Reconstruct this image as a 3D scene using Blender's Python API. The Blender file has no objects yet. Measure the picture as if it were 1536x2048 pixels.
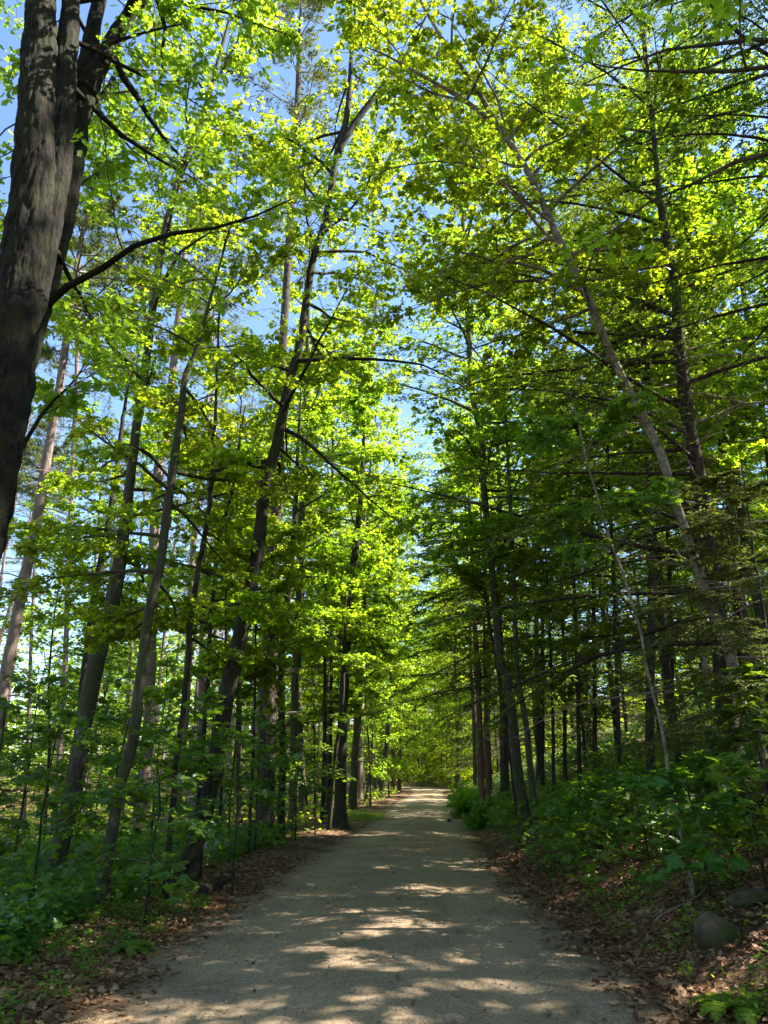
import bpy, math, random
import numpy as np
from mathutils import Vector
R = math.radians
rng = np.random.default_rng(7)
random.seed(7)

# ------------------------------------------------------------------ camera
TILT = 19.3
CAM_Z = 1.6
sc = bpy.context.scene
cam_d = bpy.data.cameras.new("camera")
cam_d.sensor_fit = 'VERTICAL'; cam_d.sensor_height = 36.0; cam_d.lens = 26.0
cam_d.clip_start = 0.05; cam_d.clip_end = 3000
cam = bpy.data.objects.new("camera", cam_d)
sc.collection.objects.link(cam)
cam.location = (0, 0, CAM_Z); cam.rotation_euler = (R(90 + TILT), 0, 0)
sc.camera = cam
# ------------------------------------------------------------------ sky, sun, exposure
SUN_AZ, SUN_EL = 84.0, 49.0            # azimuth from +Y towards +X
w = bpy.data.worlds.new("World"); sc.world = w; w.use_nodes = True
nt = w.node_tree; bg = nt.nodes["Background"]
sky = nt.nodes.new("ShaderNodeTexSky"); sky.sky_type = 'NISHITA'; sky.sun_disc = False
sky.sun_elevation = R(SUN_EL); sky.sun_rotation = R(SUN_AZ)
sky.air_density = 1.0; sky.dust_density = 0.3; sky.ozone_density = 4.0
nt.links.new(sky.outputs[0], bg.inputs[0]); bg.inputs[1].default_value = 0.085
sun_d = bpy.data.lights.new("sun", 'SUN'); sun_d.energy = 5.0; sun_d.angle = R(0.5); sun_d.color = (1.0, 0.91, 0.78)
sun = bpy.data.objects.new("sun", sun_d); sc.collection.objects.link(sun)
sv = Vector((math.sin(R(SUN_AZ)) * math.cos(R(SUN_EL)), math.cos(R(SUN_AZ)) * math.cos(R(SUN_EL)), math.sin(R(SUN_EL))))
sun.rotation_euler = sv.to_track_quat('Z', 'Y').to_euler()
sun.location = sv * 60
sc.view_settings.view_transform = 'Standard'; sc.view_settings.look = 'None'
sc.view_settings.exposure = 2.3; sc.view_settings.gamma = 1.0
sc.cycles.max_bounces = 7; sc.cycles.diffuse_bounces = 6; sc.cycles.glossy_bounces = 2
sc.cycles.transmission_bounces = 4; sc.cycles.transparent_max_bounces = 4
sc.cycles.use_denoising = True
sc.cycles.sample_clamp_indirect = 8
C = sc.collection
ct, st = math.cos(R(TILT)), math.sin(R(TILT))

def at(px, py, Y):
    xc = (px - 768) / 1479.0; yc = (1024 - py) / 1479.0
    d = np.array([xc, ct - yc * st, st + yc * ct]); s = Y / d[1]
    return np.array([d[0] * s, Y, CAM_Z + d[2] * s])

def on_ground(px, py, z=0.0):
    xc = (px - 768) / 1479.0; yc = (1024 - py) / 1479.0
    d = np.array([xc, ct - yc * st, st + yc * ct]); s = (z - CAM_Z) / d[2]
    return np.array([d[0] * s, d[1] * s, z])

def depth_w(py, Y):       # metres per photo pixel at a point seen on row py in plane Y
    yc = (1024 - py) / 1479.0
    return (Y / (ct - yc * st)) / 1479.0

# ------------------------------------------------------------------ road and terrain
_L = [(150, 2048), (240, 1950), (345, 1870), (470, 1800), (560, 1740), (640, 1700), (715, 1660), (745, 1635), (775, 1612), (800, 1600), (826, 1588)]
_Rr = [(1400, 2048), (1255, 1950), (1165, 1870), (1080, 1800), (1020, 1740), (975, 1700), (948, 1660), (930, 1635), (912, 1612), (898, 1600), (884, 1588)]
gl = np.array([on_ground(*p) for p in _L]); gr = np.array([on_ground(*p) for p in _Rr])
def _ext(g, x_near, far):
    y = np.concatenate([[-12.0], g[:, 1], far[0]]); x = np.concatenate([[x_near], g[:, 0], far[1]])
    return y, x
LY, LX = _ext(gl, -2.3, ([72.0, 80.0, 90.0, 104.0, 160.0], [2.2, .2, -6.0, -20.0, -90.0]))
RY, RX = _ext(gr, 2.5, ([72.0, 80.0, 90.0, 104.0, 160.0], [6.4, 5.4, 1.2, -9.0, -70.0]))
def smooth_interp(y, Y, X):
    return (np.interp(y - 1.2, Y, X) + np.interp(y, Y, X) + np.interp(y + 1.2, Y, X)) / 3
def road_l(y): return smooth_interp(y, LY, LX)
def road_r(y): return smooth_interp(y, RY, RX)
def wob(x, y, s, k=0.0):
    return (np.sin(x * 1.3 / s + 1.7 + k) * np.cos(y * 1.1 / s + .6 * k) + .5 * np.sin(x * 2.9 / s + y * 2.3 / s + 2 + k) + .3 * np.cos(x * 5.1 / s - y * 4.7 / s + k)) / 1.8
def ground_z(x, y):
    x = np.asarray(x, float); y = np.asarray(y, float)
    dr = x - road_r(y); dl = road_l(y) - x
    z = np.zeros(np.broadcast(x, y).shape)
    r = np.clip(dr, 0, None)
    rise = 0.20 * np.clip(r, 0, 1.2) + np.clip(r - .35, 0, 22) * 0.30 + np.clip(r - 3, 0, 40) * 0.08
    rise = np.minimum(rise, 13 + 0.02 * r)
    z = z + rise
    l = np.clip(dl, 0, None)
    z = z + 0.10 * np.clip(l, 0, .6) - 0.06 * np.clip(l - .8, 0, 14)
    off = np.clip(np.maximum(dr, dl), 0, 3) / 3
    z = z + off * (0.16 * wob(x, y, 2.0) + 0.12 * wob(x, y, .7, 3))
    z = z + 0.035 * np.clip(np.maximum(dr, dl), -.3, .5).clip(0) * wob(x, y, .12, 5)
    return z
def gz(x, y): return float(ground_z(x, y))

# ------------------------------------------------------------------ materials
def new_mat(name):
    m = bpy.data.materials.new(name); m.use_nodes = True
    n = m.node_tree; b = n.nodes["Principled BSDF"]; o = n.nodes["Material Output"]
    return m, n, b, o
def N(n, t, **k):
    x = n.nodes.new(t)
    for a, v in k.items(): setattr(x, a, v)
    return x
def ramp(n, stops, fac):
    r = N(n, "ShaderNodeValToRGB")
    e = r.color_ramp.elements
    while len(e) > 1: e.remove(e[-1])
    e[0].position = stops[0][0]; e[0].color = (*stops[0][1], 1)
    for p, c in stops[1:]:
        q = e.new(p); q.color = (*c, 1)
    n.links.new(fac, r.inputs[0]); return r

def leaf_mat(name, cols, trans, tmix=0.5, rough=0.45, spec=0.25):
    m, n, b, o = new_mat(name)
    at_ = N(n, "ShaderNodeAttribute", attribute_name="rnd")
    r = ramp(n, [(i / (len(cols) - 1), c) for i, c in enumerate(cols)], at_.outputs["Fac"])
    oi = N(n, "ShaderNodeObjectInfo")
    def vary(sock):
        h = N(n, "ShaderNodeHueSaturation"); h.inputs["Saturation"].default_value = 1.0
        mh = N(n, "ShaderNodeMapRange"); n.links.new(oi.outputs["Random"], mh.inputs[0]); mh.inputs[3].default_value = .483; mh.inputs[4].default_value = .510
        ml = N(n, "ShaderNodeMath", operation='MULTIPLY'); n.links.new(oi.outputs["Random"], ml.inputs[0]); ml.inputs[1].default_value = 7.31
        fr = N(n, "ShaderNodeMath", operation='FRACT'); n.links.new(ml.outputs[0], fr.inputs[0])
        mv = N(n, "ShaderNodeMapRange"); n.links.new(fr.outputs[0], mv.inputs[0]); mv.inputs[3].default_value = .85; mv.inputs[4].default_value = 1.18
        n.links.new(mh.outputs[0], h.inputs["Hue"]); n.links.new(mv.outputs[0], h.inputs["Value"]); n.links.new(sock, h.inputs["Color"]); return h.outputs[0]
    n.links.new(vary(r.outputs[0]), b.inputs["Base Color"])
    b.inputs["Roughness"].default_value = rough
    b.inputs["Specular IOR Level"].default_value = spec
    t = N(n, "ShaderNodeBsdfTranslucent")
    r2 = ramp(n, [(i / (len(trans) - 1), c) for i, c in enumerate(trans)], at_.outputs["Fac"])
    n.links.new(vary(r2.outputs[0]), t.inputs[0])
    mx = N(n, "ShaderNodeMixShader"); mx.inputs[0].default_value = tmix
    n.links.new(b.outputs[0], mx.inputs[1]); n.links.new(t.outputs[0], mx.inputs[2])
    n.links.new(mx.outputs[0], o.inputs[0])
    return m
M = {}
M['maple'] = leaf_mat("maple_leaf", [(.055, .105, .012), (.085, .155, .016), (.12, .19, .02)],
                      [(.26, .46, .012), (.40, .58, .014), (.58, .70, .03)], .58)
M['oak'] = leaf_mat("oak_leaf", [(.07, .14, .014), (.10, .19, .018), (.13, .22, .02)],
                    [(.27, .46, .02), (.38, .58, .025), (.52, .68, .03)], .52)
M['sapling'] = leaf_mat("sapling_leaf", [(.035, .11, .018), (.055, .15, .022), (.085, .18, .024)],
                        [(.14, .30, .015), (.22, .40, .015), (.32, .48, .025)], .45, .38, .5)
M['hemlock'] = leaf_mat("hemlock_needle", [(.030, .060, .016), (.045, .085, .020), (.075, .11, .03)],
                        [(.13, .24, .018), (.22, .34, .022), (.32, .42, .04)], .42, .5)
M['pine'] = leaf_mat("pine_needle", [(.06, .09, .03), (.085, .12, .035), (.13, .15, .05)],
                     [(.14, .20, .03), (.20, .26, .04), (.26, .30, .05)], .3, .55)
M['fern'] = leaf_mat("fresh_green", [(.06, .14, .012), (.09, .19, .016), (.14, .24, .02)],
                     [(.22, .42, .015), (.30, .52, .02), (.40, .60, .03)], .45)
M['grass'] = leaf_mat("grass_blade", [(.08, .15, .02), (.11, .18, .03), (.16, .2, .04)],
                      [(.2, .35, .03), (.28, .42, .04), (.34, .42, .05)], .4)
M['litter'] = leaf_mat("dead_leaf", [(.07, .032, .014), (.14, .075, .034), (.23, .14, .068), (.34, .23, .12)],
                       [(.14, .06, .02), (.2, .1, .03), (.26, .15, .06), (.3, .2, .1)], .2, .6, .3)

def bark_mat(name, c1, c2, c3, moss=None, mossamt=.0, lichen=None, scale=1.0, zs=.16, bump=.6):
    m, n, b, o = new_mat(name)
    tc = N(n, "ShaderNodeTexCoord")
    oi = N(n, "ShaderNodeObjectInfo")
    mp = N(n, "ShaderNodeMapping"); mp.inputs["Scale"].default_value = (1 * scale, 1 * scale, zs * scale)
    n.links.new(tc.outputs["Object"], mp.inputs[0])
    n1 = N(n, "ShaderNodeTexNoise", noise_dimensions='4D'); n1.inputs["Scale"].default_value = 26; n1.inputs["Detail"].default_value = 6; n1.inputs["Roughness"].default_value = .68; n1.inputs["Distortion"].default_value = .6
    n.links.new(mp.outputs[0], n1.inputs[0]); n.links.new(oi.outputs["Random"], n1.inputs["W"])
    r = ramp(n, [(.32, c1), (.5, c2), (.68, c3)], n1.outputs[0])
    col = r.outputs[0]
    n2 = N(n, "ShaderNodeTexNoise", noise_dimensions='4D'); n2.inputs["Scale"].default_value = 3.0 * scale; n2.inputs["Detail"].default_value = 5; n2.inputs["Roughness"].default_value = .65
    n.links.new(tc.outputs["Object"], n2.inputs[0]); n.links.new(oi.outputs["Random"], n2.inputs["W"])
    if lichen:
        f = ramp(n, [(.56, (0, 0, 0)), (.66, (1, 1, 1))], n2.outputs[0])
        mx = N(n, "ShaderNodeMix", data_type='RGBA'); n.links.new(f.outputs[0], mx.inputs[0]); n.links.new(col, mx.inputs[6]); mx.inputs[7].default_value = (*lichen, 1); col = mx.outputs[2]
    if moss:
        n3 = N(n, "ShaderNodeTexNoise"); n3.inputs["Scale"].default_value = 5.5; n3.inputs["Detail"].default_value = 7; n3.inputs["Roughness"].default_value = .72
        n.links.new(tc.outputs["Object"], n3.inputs[0])
        f = ramp(n, [(.5 - mossamt * .15, (0, 0, 0)), (.60 - mossamt * .15, (.85, .85, .85))], n3.outputs[0])
        mx = N(n, "ShaderNodeMix", data_type='RGBA'); n.links.new(f.outputs[0], mx.inputs[0]); n.links.new(col, mx.inputs[6]); mx.inputs[7].default_value = (*moss, 1); col = mx.outputs[2]
    n.links.new(col, b.inputs["Base Color"]); b.inputs["Roughness"].default_value = .88; b.inputs["Specular IOR Level"].default_value = .2
    bp = N(n, "ShaderNodeBump"); bp.inputs["Strength"].default_value = bump; bp.inputs["Distance"].default_value = .03
    n.links.new(n1.outputs[0], bp.inputs["Height"]); n.links.new(bp.outputs[0], b.inputs["Normal"])
    return m
M['bark'] = bark_mat("maple_bark", (.022, .017, .013), (.058, .046, .036), (.125, .105, .085), moss=(.045, .06, .02), mossamt=.3, lichen=(.15, .15, .125))
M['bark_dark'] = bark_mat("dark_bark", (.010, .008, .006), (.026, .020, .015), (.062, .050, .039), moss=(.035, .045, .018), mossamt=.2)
M['bark_big'] = bark_mat("mossy_bark", (.003, .0024, .002), (.010, .0075, .006), (.038, .029, .023), moss=(.022, .026, .010), mossamt=.25, lichen=(.017, .016, .013), scale=1.5, zs=.45, bump=.9)  # mossy bark, its tones darkened to carry the canopy shade on this trunk
M['bark_pine'] = bark_mat("pine_bark", (.09, .062, .055), (.19, .145, .13), (.30, .24, .22), zs=.3, bump=.8)
M['bark_shaded_pine'] = bark_mat("shaded_pine_bark", (.022, .016, .013), (.06, .047, .04), (.13, .105, .092), zs=.3, bump=.9)  # pine bark with the shade on the thickest trunk put into its colour
M['bark_birch'] = bark_mat("pale_bark", (.07, .055, .038), (.20, .165, .12), (.33, .29, .23), moss=(.06, .06, .03), mossamt=.1, lichen=(.10, .09, .07), zs=1.3, bump=.3)
M['bark_cedar'] = bark_mat("red_brown_bark", (.06, .03, .02), (.14, .07, .045), (.22, .13, .09), zs=.06)
M['bark_hemlock'] = bark_mat("grey_brown_bark", (.012, .009, .007), (.034, .026, .019), (.08, .062, .05))
M['twig'] = bark_mat("twig_bark", (.05, .035, .025), (.09, .065, .05), (.14, .11, .09), bump=.1)
M['dead_twig'] = bark_mat("dead_twig_bark", (.12, .085, .075), (.20, .15, .13), (.30, .24, .21), bump=.1)

def soil_mat():
    m, n, b, o = new_mat("forest_floor")
    tc = N(n, "ShaderNodeTexCoord")
    v = N(n, "ShaderNodeTexVoronoi"); v.inputs["Scale"].default_value = 16; v.inputs["Randomness"].default_value = 1
    nz = N(n, "ShaderNodeTexNoise"); nz.inputs["Scale"].default_value = 5; nz.inputs["Detail"].default_value = 8
    dv = N(n, "ShaderNodeMix", data_type='RGBA'); dv.inputs[0].default_value = .08
    n.links.new(tc.outputs["Object"], dv.inputs[6]); n.links.new(nz.outputs[1], dv.inputs[7])
    n.links.new(tc.outputs["Object"], nz.inputs[0]); n.links.new(dv.outputs[2], v.inputs[0])
    sp = N(n, "ShaderNodeSeparateColor"); n.links.new(v.outputs["Color"], sp.inputs[0])
    r = ramp(n, [(0, (.045, .025, .014)), (.4, (.13, .07, .038)), (.75, (.24, .145, .085)), (1, (.36, .24, .15))], sp.outputs[0])
    n2 = N(n, "ShaderNodeTexNoise"); n2.inputs["Scale"].default_value = .7; n2.inputs["Detail"].default_value = 9; n2.inputs["Roughness"].default_value = .7
    n.links.new(tc.outputs["Object"], n2.inputs[0])
    f = ramp(n, [(.42, (0, 0, 0)), (.6, (.75, .75, .75))], n2.outputs[0])
    mx = N(n, "ShaderNodeMix", data_type='RGBA'); n.links.new(f.outputs[0], mx.inputs[0]); n.links.new(r.outputs[0], mx.inputs[6]); mx.inputs[7].default_value = (.05, .035, .022, 1)
    n.links.new(mx.outputs[2], b.inputs["Base Color"]); b.inputs["Roughness"].default_value = .95; b.inputs["Specular IOR Level"].default_value = .1
    bp = N(n, "ShaderNodeBump"); bp.inputs["Strength"].default_value = .9; bp.inputs["Distance"].default_value = .04
    n.links.new(v.outputs["Distance"], bp.inputs["Height"]); n.links.new(bp.outputs[0], b.inputs["Normal"])
    return m
M['soil'] = soil_mat()
def gravel_mat():
    m, n, b, o = new_mat("fine_gravel")
    tc = N(n, "ShaderNodeTexCoord")
    a = N(n, "ShaderNodeTexNoise"); a.inputs["Scale"].default_value = 55; a.inputs["Detail"].default_value = 5; a.inputs["Roughness"].default_value = .75
    c = N(n, "ShaderNodeTexNoise"); c.inputs["Scale"].default_value = 1.1; c.inputs["Detail"].default_value = 8; c.inputs["Roughness"].default_value = .65
    v = N(n, "ShaderNodeTexVoronoi"); v.inputs["Scale"].default_value = 48
    for x in (a, c, v): n.links.new(tc.outputs["Object"], x.inputs[0])
    r = ramp(n, [(.3, (.115, .084, .055)), (.5, (.27, .206, .142)), (.68, (.47, .375, .275))], a.outputs[0])
    r2 = ramp(n, [(.35, (.70, .66, .60)), (.65, (1.1, 1.07, 1.0))], c.outputs[0])
    mu = N(n, "ShaderNodeMix", data_type='RGBA', blend_type='MULTIPLY'); mu.inputs[0].default_value = 1
    n.links.new(r.outputs[0], mu.inputs[6]); n.links.new(r2.outputs[0], mu.inputs[7])
    sp = N(n, "ShaderNodeSeparateColor"); n.links.new(v.outputs["Color"], sp.inputs[0])
    peb = ramp(n, [(.90, (0, 0, 0)), (.93, (.8, .8, .8))], sp.outputs[1])
    mx = N(n, "ShaderNodeMix", data_type='RGBA'); n.links.new(peb.outputs[0], mx.inputs[0]); n.links.new(mu.outputs[2], mx.inputs[6]); mx.inputs[7].default_value = (.30, .28, .25, 1)
    # brown leaf dust towards both edges of the path
    at_ = N(n, "ShaderNodeAttribute", attribute_name="edge")
    ad = N(n, "ShaderNodeMath", operation='MULTIPLY_ADD'); n.links.new(c.outputs[0], ad.inputs[0]); ad.inputs[1].default_value = 1.3; n.links.new(at_.outputs["Fac"], ad.inputs[2])
    er = ramp(n, [(.95, (0, 0, 0)), (1.25, (.8, .8, .8))], ad.outputs[0])
    mz = N(n, "ShaderNodeMapRange"); n.links.new(ad.outputs[0], mz.inputs[0]); mz.inputs[1].default_value = 1.0; mz.inputs[2].default_value = 1.45
    mx2 = N(n, "ShaderNodeMix", data_type='RGBA'); n.links.new(mz.outputs[0], mx2.inputs[0]); n.links.new(mx.outputs[2], mx2.inputs[6]); mx2.inputs[7].default_value = (.11, .070, .042, 1)
    n.nodes.remove(er)
    tk = N(n, "ShaderNodeAttribute", attribute_name="track")
    tm = N(n, "ShaderNodeMath", operation='MULTIPLY'); n.links.new(tk.outputs["Fac"], tm.inputs[0]); n.links.new(c.outputs[0], tm.inputs[1])
    mx3 = N(n, "ShaderNodeMix", data_type='RGBA'); n.links.new(tm.outputs[0], mx3.inputs[0]); n.links.new(mx2.outputs[2], mx3.inputs[6]); mx3.inputs[7].default_value = (.37, .285, .19, 1); mx2 = mx3
    n.links.new(mx2.outputs[2], b.inputs["Base Color"]); b.inputs["Roughness"].default_value = .93; b.inputs["Specular IOR Level"].default_value = .2
    bp = N(n, "ShaderNodeBump"); bp.inputs["Strength"].default_value = .8; bp.inputs["Distance"].default_value = .02
    n.links.new(a.outputs[0], bp.inputs["Height"]); n.links.new(bp.outputs[0], b.inputs["Normal"])
    return m
M['gravel'] = gravel_mat()
def stone_mat(name, c1, c2, moss):
    m, n, b, o = new_mat(name)
    tc = N(n, "ShaderNodeTexCoord")
    a = N(n, "ShaderNodeTexNoise"); a.inputs["Scale"].default_value = 9; a.inputs["Detail"].default_value = 8; a.inputs["Roughness"].default_value = .7
    n.links.new(tc.outputs["Object"], a.inputs[0])
    r = ramp(n, [(.35, c1), (.62, c2)], a.outputs[0])
    c = N(n, "ShaderNodeTexNoise"); c.inputs["Scale"].default_value = 3.5; c.inputs["Detail"].default_value = 6
    n.links.new(tc.outputs["Object"], c.inputs[0])
    f = ramp(n, [(.48, (0, 0, 0)), (.6, (1, 1, 1))], c.outputs[0])
    mx = N(n, "ShaderNodeMix", data_type='RGBA'); n.links.new(f.outputs[0], mx.inputs[0]); n.links.new(r.outputs[0], mx.inputs[6]); mx.inputs[7].default_value = (*moss, 1)
    n.links.new(mx.outputs[2], b.inputs["Base Color"]); b.inputs["Roughness"].default_value = .95; b.inputs["Specular IOR Level"].default_value = .1
    bp = N(n, "ShaderNodeBump"); bp.inputs["Strength"].default_value = .7; bp.inputs["Distance"].default_value = .03
    n.links.new(a.outputs[0], bp.inputs["Height"]); n.links.new(bp.outputs[0], b.inputs["Normal"])
    return m
M['stone'] = stone_mat("mossy_stone", (.040, .032, .022), (.11, .092, .065), (.05, .055, .018))
M['stone_pale'] = stone_mat("pale_stone", (.25, .22, .19), (.48, .44, .40), (.16, .15, .10))
M['stone_dark'] = stone_mat("dark_stone", (.015, .014, .012), (.05, .045, .04), (.03, .035, .015))

# ------------------------------------------------------------------ mesh helpers
class MB:
    def __init__(s): s.v = []; s.q = []; s.t = []; s.qm = []; s.tm = []; s.qr = []; s.tr = []; s.n = 0
    def add(s, V, Q=None, T=None, mat=0, rq=None, rt=None):
        V = np.asarray(V, float).reshape(-1, 3)
        if Q is not None and len(Q):
            Q = np.asarray(Q).reshape(-1, 4); s.q.append(Q + s.n); s.qm.append(np.full(len(Q), mat)); s.qr.append(rq if rq is not None else np.full(len(Q), .5))
        if T is not None and len(T):
            T = np.asarray(T).reshape(-1, 3); s.t.append(T + s.n); s.tm.append(np.full(len(T), mat)); s.tr.append(rt if rt is not None else np.full(len(T), .5))
        s.v.append(V); s.n += len(V)
    def mesh(s, name, mats, smooth_mats=(0,)):
        me = bpy.data.meshes.new(name)
        V = np.concatenate(s.v) if s.v else np.zeros((0, 3))
        q = np.concatenate(s.q) if s.q else np.zeros((0, 4), int); t = np.concatenate(s.t) if s.t else np.zeros((0, 3), int)
        nq, ntr = len(q), len(t)
        me.vertices.add(len(V)); me.vertices.foreach_set("co", V.astype(np.float32).ravel())
        me.loops.add(nq * 4 + ntr * 3); me.loops.foreach_set("vertex_index", np.concatenate([q.ravel(), t.ravel()]).astype(np.int32))
        me.polygons.add(nq + ntr)
        ls = np.concatenate([np.arange(nq) * 4, nq * 4 + np.arange(ntr) * 3]).astype(np.int32)
        me.polygons.foreach_set("loop_start", ls)
        mi = np.concatenate([np.concatenate(s.qm) if s.qm else [], np.concatenate(s.tm) if s.tm else []]).astype(np.int32)
        me.polygons.foreach_set("material_index", mi)
        me.polygons.foreach_set("use_smooth", np.isin(mi, smooth_mats))
        a = me.attributes.new("rnd", 'FLOAT', 'FACE')
        rr = np.concatenate([np.concatenate(s.qr) if s.qr else [], np.concatenate(s.tr) if s.tr else []]).astype(np.float32)
        a.data.foreach_set("value", rr)
        me.update(calc_edges=True); me.validate()
        for m in mats: me.materials.append(m)
        return me

def nrm(a): return a / np.maximum(np.linalg.norm(a, axis=-1, keepdims=True), 1e-9)
def tubes(P, Rr_, S=5, rough=0.0, r=rng):
    """P (N,K,3) paths, Rr_ (N,K) radii -> verts, quads"""
    P = np.asarray(P, float); Rr_ = np.asarray(Rr_, float)
    if P.ndim == 2: P = P[None]; Rr_ = Rr_[None]
    Nn, K, _ = P.shape
    T = nrm(np.gradient(P, axis=1))
    ref = np.where(np.abs(T.mean(1)[:, None, 2:3]) > .8, np.array([1., 0, 0]), np.array([0, 0, 1.]))
    U = nrm(np.cross(T, np.broadcast_to(ref, T.shape))); V = np.cross(T, U)
    a = np.arange(S) / S * 2 * np.pi
    rad = Rr_[..., None] * np.ones(S)
    if rough > 0:
        nzz = r.normal(0, 1, (Nn, K, S)); nzz = (nzz + np.roll(nzz, 1, 1) + np.roll(nzz, -1, 1)) / 1.7
        rad = rad * (1 + rough * nzz)
    X = P[:, :, None, :] + rad[..., None] * (np.cos(a)[None, None, :, None] * U[:, :, None, :] + np.sin(a)[None, None, :, None] * V[:, :, None, :])
    idx = np.arange(Nn * K * S).reshape(Nn, K, S)
    A = idx[:, :-1]; B = idx[:, 1:]
    Q = np.stack([A, np.roll(A, -1, 2), np.roll(B, -1, 2), B], -1).reshape(-1, 4)
    return X.reshape(-1, 3), Q

_g = np.random.default_rng(77).uniform(-1, 1, (64, 64, 64))
def vnoise(P):
    i = np.floor(P).astype(int); f = P - i; f = f * f * (3 - 2 * f); o = 0
    for a in (0, 1):
        for b in (0, 1):
            for c in (0, 1):
                w_ = (f[..., 0] if a else 1 - f[..., 0]) * (f[..., 1] if b else 1 - f[..., 1]) * (f[..., 2] if c else 1 - f[..., 2])
                o = o + w_ * _g[(i[..., 0] + a) % 64, (i[..., 1] + b) % 64, (i[..., 2] + c) % 64]
    return o
def bark_relief(X, amp, sc_=1.0):
    a = 1 - np.abs(vnoise(X * A_([22, 22, 5]) * sc_)) * 2.2
    b = 1 - np.abs(vnoise(X * A_([47, 47, 13]) * sc_ + 9)) * 2.2
    c = vnoise(X * 3.1 + 5) + .5 * vnoise(X * 8 + 3)
    return amp * (-.75 * a - .4 * b + .9 * c)
A_ = np.array
# leaf outlines: x across, y along, z up (unit length 1)
def _fan(right, c):
    pts = [(0, 0)] + right + [(0, 1.0)] + [(-x, y) for x, y in reversed(right)]
    V = [(c[0], c[1], .0)] + [(x, y, .10 - .22 * abs(x) - .16 * y * y + .06 * math.sin(9 * y + 5 * abs(x))) for x, y in pts]
    n = len(pts); T = [(0, 1 + i, 1 + (i + 1) % n) for i in range(n)]
    return np.array(V, float), np.array(T)
LEAF = {
    'full': _fan([(.26, -.10), (.27, .10), (.50, .16), (.60, .40), (.36, .42), (.30, .50), (.33, .68), (.15, .66)], (0, .3)),
    'oak': _fan([(.10, .08), (.22, .22), (.10, .32), (.34, .48), (.16, .54), (.36, .74), (.16, .78), (.12, .94)], (0, .5)),
    'mid': _fan([(.34, -.02), (.50, .30), (.30, .42), (.30, .66)], (0, .35)),
    'oval': _fan([(.26, .3), (.24, .65)], (0, .5)),
    'low': (np.array([(0, 0, 0), (.42, .42, -.06), (0, 1, -.1), (-.42, .42, -.06)], float), np.array([(0, 1, 2), (0, 2, 3)])),
}
UP = np.array([0, 0, 1.])
def leaves(mb, P, D, size, kind='mid', mat=0, tilt=.45, r=rng, base_n=UP, rnd=None):
    n = len(P)
    if n == 0: return
    D = nrm(D + r.normal(0, .25, (n, 3)))
    Nn = nrm(base_n + r.normal(0, tilt, (n, 3)))
    Sd = nrm(np.cross(D, Nn)); Nn = np.cross(Sd, D)
    s = size * r.uniform(.45, 1.3, n)
    tv, tt = LEAF[kind]
    k = len(tv)
    X = P[:, None] + s[:, None, None] * (tv[None, :, 0:1] * Sd[:, None] + tv[None, :, 1:2] * D[:, None] + tv[None, :, 2:3] * Nn[:, None])
    T = (tt[None] + (np.arange(n) * k)[:, None, None]).reshape(-1, 3)
    if rnd is None: rnd = r.uniform(0, 1, n)
    mb.add(X.reshape(-1, 3), T=T, mat=mat, rt=np.repeat(rnd, len(tt)))

def rotz(D, a):
    c, s = np.cos(a), np.sin(a)
    return np.stack([D[..., 0] * c - D[..., 1] * s, D[..., 0] * s + D[..., 1] * c, D[..., 2]], -1)
def samp(P, t):
    """P (N,K,3), t (N,m) in 0..1 -> points (N,m,3), dirs"""
    Nn, K, _ = P.shape
    f = np.clip(t, 0, .9999) * (K - 1); i = f.astype(int); u = (f - i)[..., None]
    a = np.take_along_axis(P, i[..., None], 1); b = np.take_along_axis(P, (i + 1)[..., None], 1)
    return a * (1 - u) + b * u, nrm(b - a)
def grow(start, D, L, K=6, droop=0.0, wander=.12, r=rng):
    """start (N,3), D (N,3), L (N,) -> (N,K,3); droop <0 bends down over the whole length"""
    n = len(start); P = np.zeros((n, K, 3)); P[:, 0] = start; d = nrm(D)
    for k in range(1, K):
        d = nrm(d + r.normal(0, wander, (n, 3)) + np.array([0, 0, droop / (K - 1)]))
        P[:, k] = P[:, k - 1] + d * (L / (K - 1))[:, None]
    return P

def limb_set(path, rad, n, z0, z1, Lf, el0, el1, r, az_pref=None, droop=0.0, K=8, wander=.13, rscale=.30, zp=1.0):
    """primary limbs along a trunk path"""
    Z = path[:, 2]; u = (np.arange(n) + r.uniform(0, .9, n)) / n
    z = z0 + (z1 - z0) * u ** zp; u = u ** zp
    st_ = np.stack([np.interp(z, Z, path[:, i]) for i in range(3)], -1); tr = np.interp(z, Z, rad)
    az = np.cumsum(np.full(n, 2.4)) + r.uniform(-.6, .6, n)
    if az_pref is not None:
        m_ = r.uniform(0, 1, n) < az_pref[1]; az = np.where(m_, az_pref[0] + r.normal(0, .7, n), az)
    el = el0 + (el1 - el0) * u + r.normal(0, .12, n)
    D = np.stack([np.cos(az) * np.cos(el), np.sin(az) * np.cos(el), np.sin(el)], -1)
    L = np.array([Lf(x) for x in u]) * r.uniform(.7, 1.2, n)
    P = grow(st_, D, L, K, droop, wander, r)
    r0 = np.clip(np.minimum(tr * .55, rscale * .035 * L + .008), .006, None)
    Rd = r0[:, None] * (1 - .88 * np.linspace(0, 1, K))[None] + .002
    return P, Rd, L, u

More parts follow.
